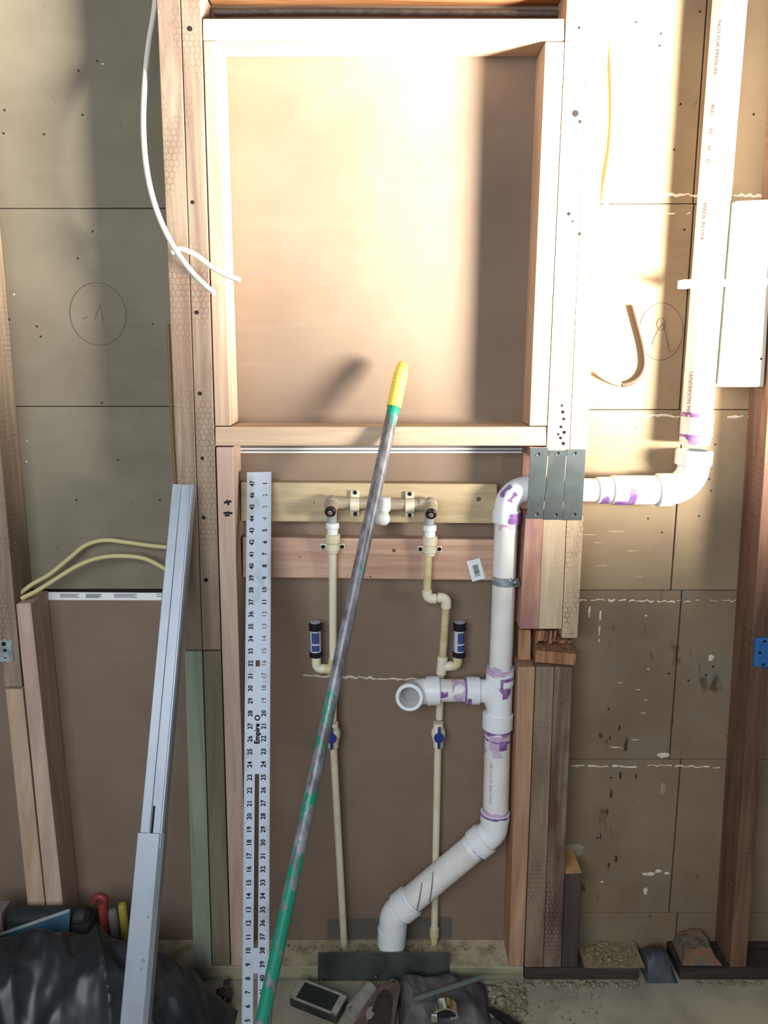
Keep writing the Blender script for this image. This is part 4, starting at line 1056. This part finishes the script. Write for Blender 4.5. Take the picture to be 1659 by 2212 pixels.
# leather pouch
def slab_outline(bm, out, z0, z1, th):
    n = len(out); tp = [bm.verts.new(Z(x, y, z0 + (z1 - z0) * (2212 - y) / 110)) for x, y in out]
    bt = [bm.verts.new(v.co + Vector((0, .15, -th))) for v in tp]
    bm.faces.new(tp); bm.faces.new(bt[::-1])
    for i in range(n): bm.faces.new((tp[i], tp[(i+1) % n], bt[(i+1) % n], bt[i]))
lp = thing('leather_pouch', 'dusty brown leather tool pouch with dark pocket on floor', 'pouch', Z(820,2180,0))
bm = bmesh.new(); slab_outline(bm, [(748,2240),(768,2205),(790,2170),(812,2140),(832,2120),(848,2113),(858,2118),(866,2130),(862,2150),(856,2180),(852,2210),(850,2240)], 1.6, 1.1, .9); link('pouch_flap', bm, M['leather'], lp)
bm = bmesh.new(); slab_outline(bm, [(785,2240),(800,2190),(815,2150),(828,2137),(840,2140),(848,2158),(846,2190),(840,2240)], 1.66, 1.2, .25); link('dark_pocket', bm, M['leather_dk'], lp)
bm = bmesh.new(); slab_outline(bm, [(790,2190),(797,2176),(806,2173),(803,2184),(809,2190),(802,2200),(793,2204)], 1.72, 1.32, .1); link('pale_patch', bm, M['caserim'], lp)
bm = bmesh.new(); disc(bm, Z(850,2121,1.62), (0,-.5,1), .1, .05, 10); link('rivet', bm, M['nail'], lp)
# cloth bag
bm = mound([(860,2150),(872,2116),(887,2111),(930,2112),(985,2116),(1020,2122),(1045,2142),(1062,2165),(1075,2200)], -1.9, -7.5, -.4, 9.3, .4, 100, 70, .6, .8, .6)
tag(link('cloth_bag', bm, M['dustycloth'], smooth=True), 'dusty grey cloth tool bag slumped beside leather pouch', 'bag')
bm = bmesh.new(); tube(bm, [Z(893,2160,2.4), Z(1043,2110,2.5)], .24, 14)
tag(link('rod', bm, M['rod'], smooth=True), 'grey green rod lying diagonally on cloth bag', 'rod')
# tape measure
c = Z(962,2180,2.6)
tm = thing('tape_measure', 'shiny chrome tape measure lying on cloth bag', 'tape measure', c + Vector((0,0,-.8)))
bm = bmesh.new(); V = []
for i in range(13):
    th = math.pi * i / 12; V.append((-math.cos(th) * 1.05, math.sin(th) * .95))
a = [bm.verts.new(c + Vector((x, -.55, z - .35))) for x, z in V]; b_ = [bm.verts.new(c + Vector((x, .55, z - .35))) for x, z in V]
bm.faces.new(a); bm.faces.new(b_[::-1])
for i in range(13): bm.faces.new((a[i], a[(i+1) % 13], b_[(i+1) % 13], b_[i]))
link('tape_case', bm, M['chrome'], tm, smooth=True)
bm = bmesh.new(); a = [bm.verts.new(c + Vector((x*.82, -.565, z*.8 - .33))) for x, z in V]; bm.faces.new(a); link('side_face', bm, M['black'], tm)
bm = bmesh.new(); rbox(bm, c + Vector((-.95,-.75,-.15)), (.5,.3,.55), (0,0,0), .04); rbox(bm, c + Vector((.6,-.7,-.2)), (.5,.12,.25), (0,0,0), .03); link('chrome_clip', bm, M['chrome'], tm)
bm = bmesh.new(); rbox(bm, c + Vector((.45,.2,.42)), (.7,.8,.12), (0,.45,0), .03); link('yellow_tab', bm, M['yellowh'], tm)
# black wedge tool at the right of the bag
bm = bmesh.new(); A0, A1 = Z(1058,2180,.6), Z(1125,2225,.5); tube(bm, [A0, A0.lerp(A1, .4), A1], [.2,.38,.42], 12)
tag(link('black_tool_handle', bm, M['black'], smooth=True), 'black tapered tool handle on floor right of cloth bag', 'tool')
# floor crack
bm = bmesh.new(); pts = [Z(597,2128,.012), Z(592,2150,.012), Z(588,2175,.012), Z(585,2215,.012)]
tube(bm, pts, .06, 6, flat=.2); link('floor_crack', bm, M['gap'], floor)

# ------------------------------------------------------------------ rubble
def chunks(regs, seed):
    rnd = random.Random(seed); bm = bmesh.new()
    for (x0, x1, y0, y1, z, n, smax) in regs:
        for _ in range(n):
            x = rnd.uniform(x0, x1); y = rnd.uniform(y0, y1); s = smax * rnd.uniform(.18, 1)**1.6 + .05
            c = Z(x, y, z + s * .3)
            r = bmesh.ops.create_icosphere(bm, subdivisions=1, radius=s, matrix=Matrix.Translation(c))
            for v in r['verts']: v.co += Vector((rnd.uniform(-.3,.3), rnd.uniform(-.3,.3), rnd.uniform(-.3,.1))) * s
            for v in r['verts']: v.co.z = max(v.co.z, z + .005)
    return bm
PT = P(0,2092.5,0).z
tag(link('rubble', chunks([(1058,1135,2126,2195,0,260,.24),(1075,1120,2128,2160,0,14,.42),(1130,1380,2121,2136,0,120,.18),(1140,1340,2122,2131,0,12,.34),(1500,1650,2122,2130,0,16,.24),(1085,1300,2140,2212,0,70,.09)], 4), M['rubble']), 'crumbled concrete rubble scattered along the floor right of centre', 'rubble', kind='stuff')
bm = mound([(1252,2094),(1262,2080),(1290,2076),(1330,2080),(1365,2078),(1380,2094)], 1.7, .05, 3.45, 14.0, .10, 60, 40, .3, .5)
dz = PT + .01
for v in bm.verts: v.co.z = dz + max(0, v.co.z - PT) * .8 + .03 * abs(noise.noise(v.co * 6))
tag(link('sawdust', bm, M['dust'], smooth=True), 'layer of tan sawdust lying on the dark right bottom plate', 'sawdust', kind='stuff')
tag(link('debris', chunks([(1262,1378,2036,2086,PT + .08,190,.09),(1280,1370,2045,2080,PT + .08,16,.22)], 8), M['dust']), 'sawdust and plaster debris on the right bottom plate', 'debris', kind='stuff')
tag(link('debris', chunks([(620,1085,2040,2054,plz,70,.10)], 12), M['dust']), 'small debris on the treated plate around the pipe feet', 'debris', kind='stuff')
# orange crumbling block and dark blue sheet in the right bay
bm = bmesh.new(); a, b_ = P(1474,2092,.3), P(1560,2092,.3); zt = P(1510,2046,1.0).z
f = [(a.x + .5, 1.0, zt - .2), (b_.x - .9, 1.0, zt), (b_.x, .3, PT + .05), (a.x, .3, PT + .05)]
bk = [(a.x + .6, 3.0, zt + .1), (b_.x - 1.0, 3.0, zt + .2), (b_.x - .2, 3.2, PT + .05), (a.x + .1, 3.2, PT + .05)]
hexa(bm, f, bk); bmesh.ops.subdivide_edges(bm, edges=bm.edges[:], cuts=6, use_grid_fill=True)
for v in bm.verts:
    if v.co.z > PT + .1: v.co += Vector((noise.noise(v.co * 1.6), noise.noise(v.co * 1.6 + Vector((5,0,0))), noise.noise(v.co * 1.6 + Vector((0,9,0))))) * .22
tag(link('crumbling_block', bm, M['brick'], smooth=False), 'crumbling orange brown block on bottom plate at lower right', 'block')
bm = mound([(1386,2112),(1394,2066),(1410,2056),(1432,2056),(1444,2064),(1449,2088),(1454,2112)], .9, -.35, 3.3, 21.0, .3, 40, 40, .8, .8)
tag(link('dark_blue_sheet', bm, M['bluedk'], smooth=True), 'dark blue crumpled sheet stuffed in gap between right plates', 'sheet')
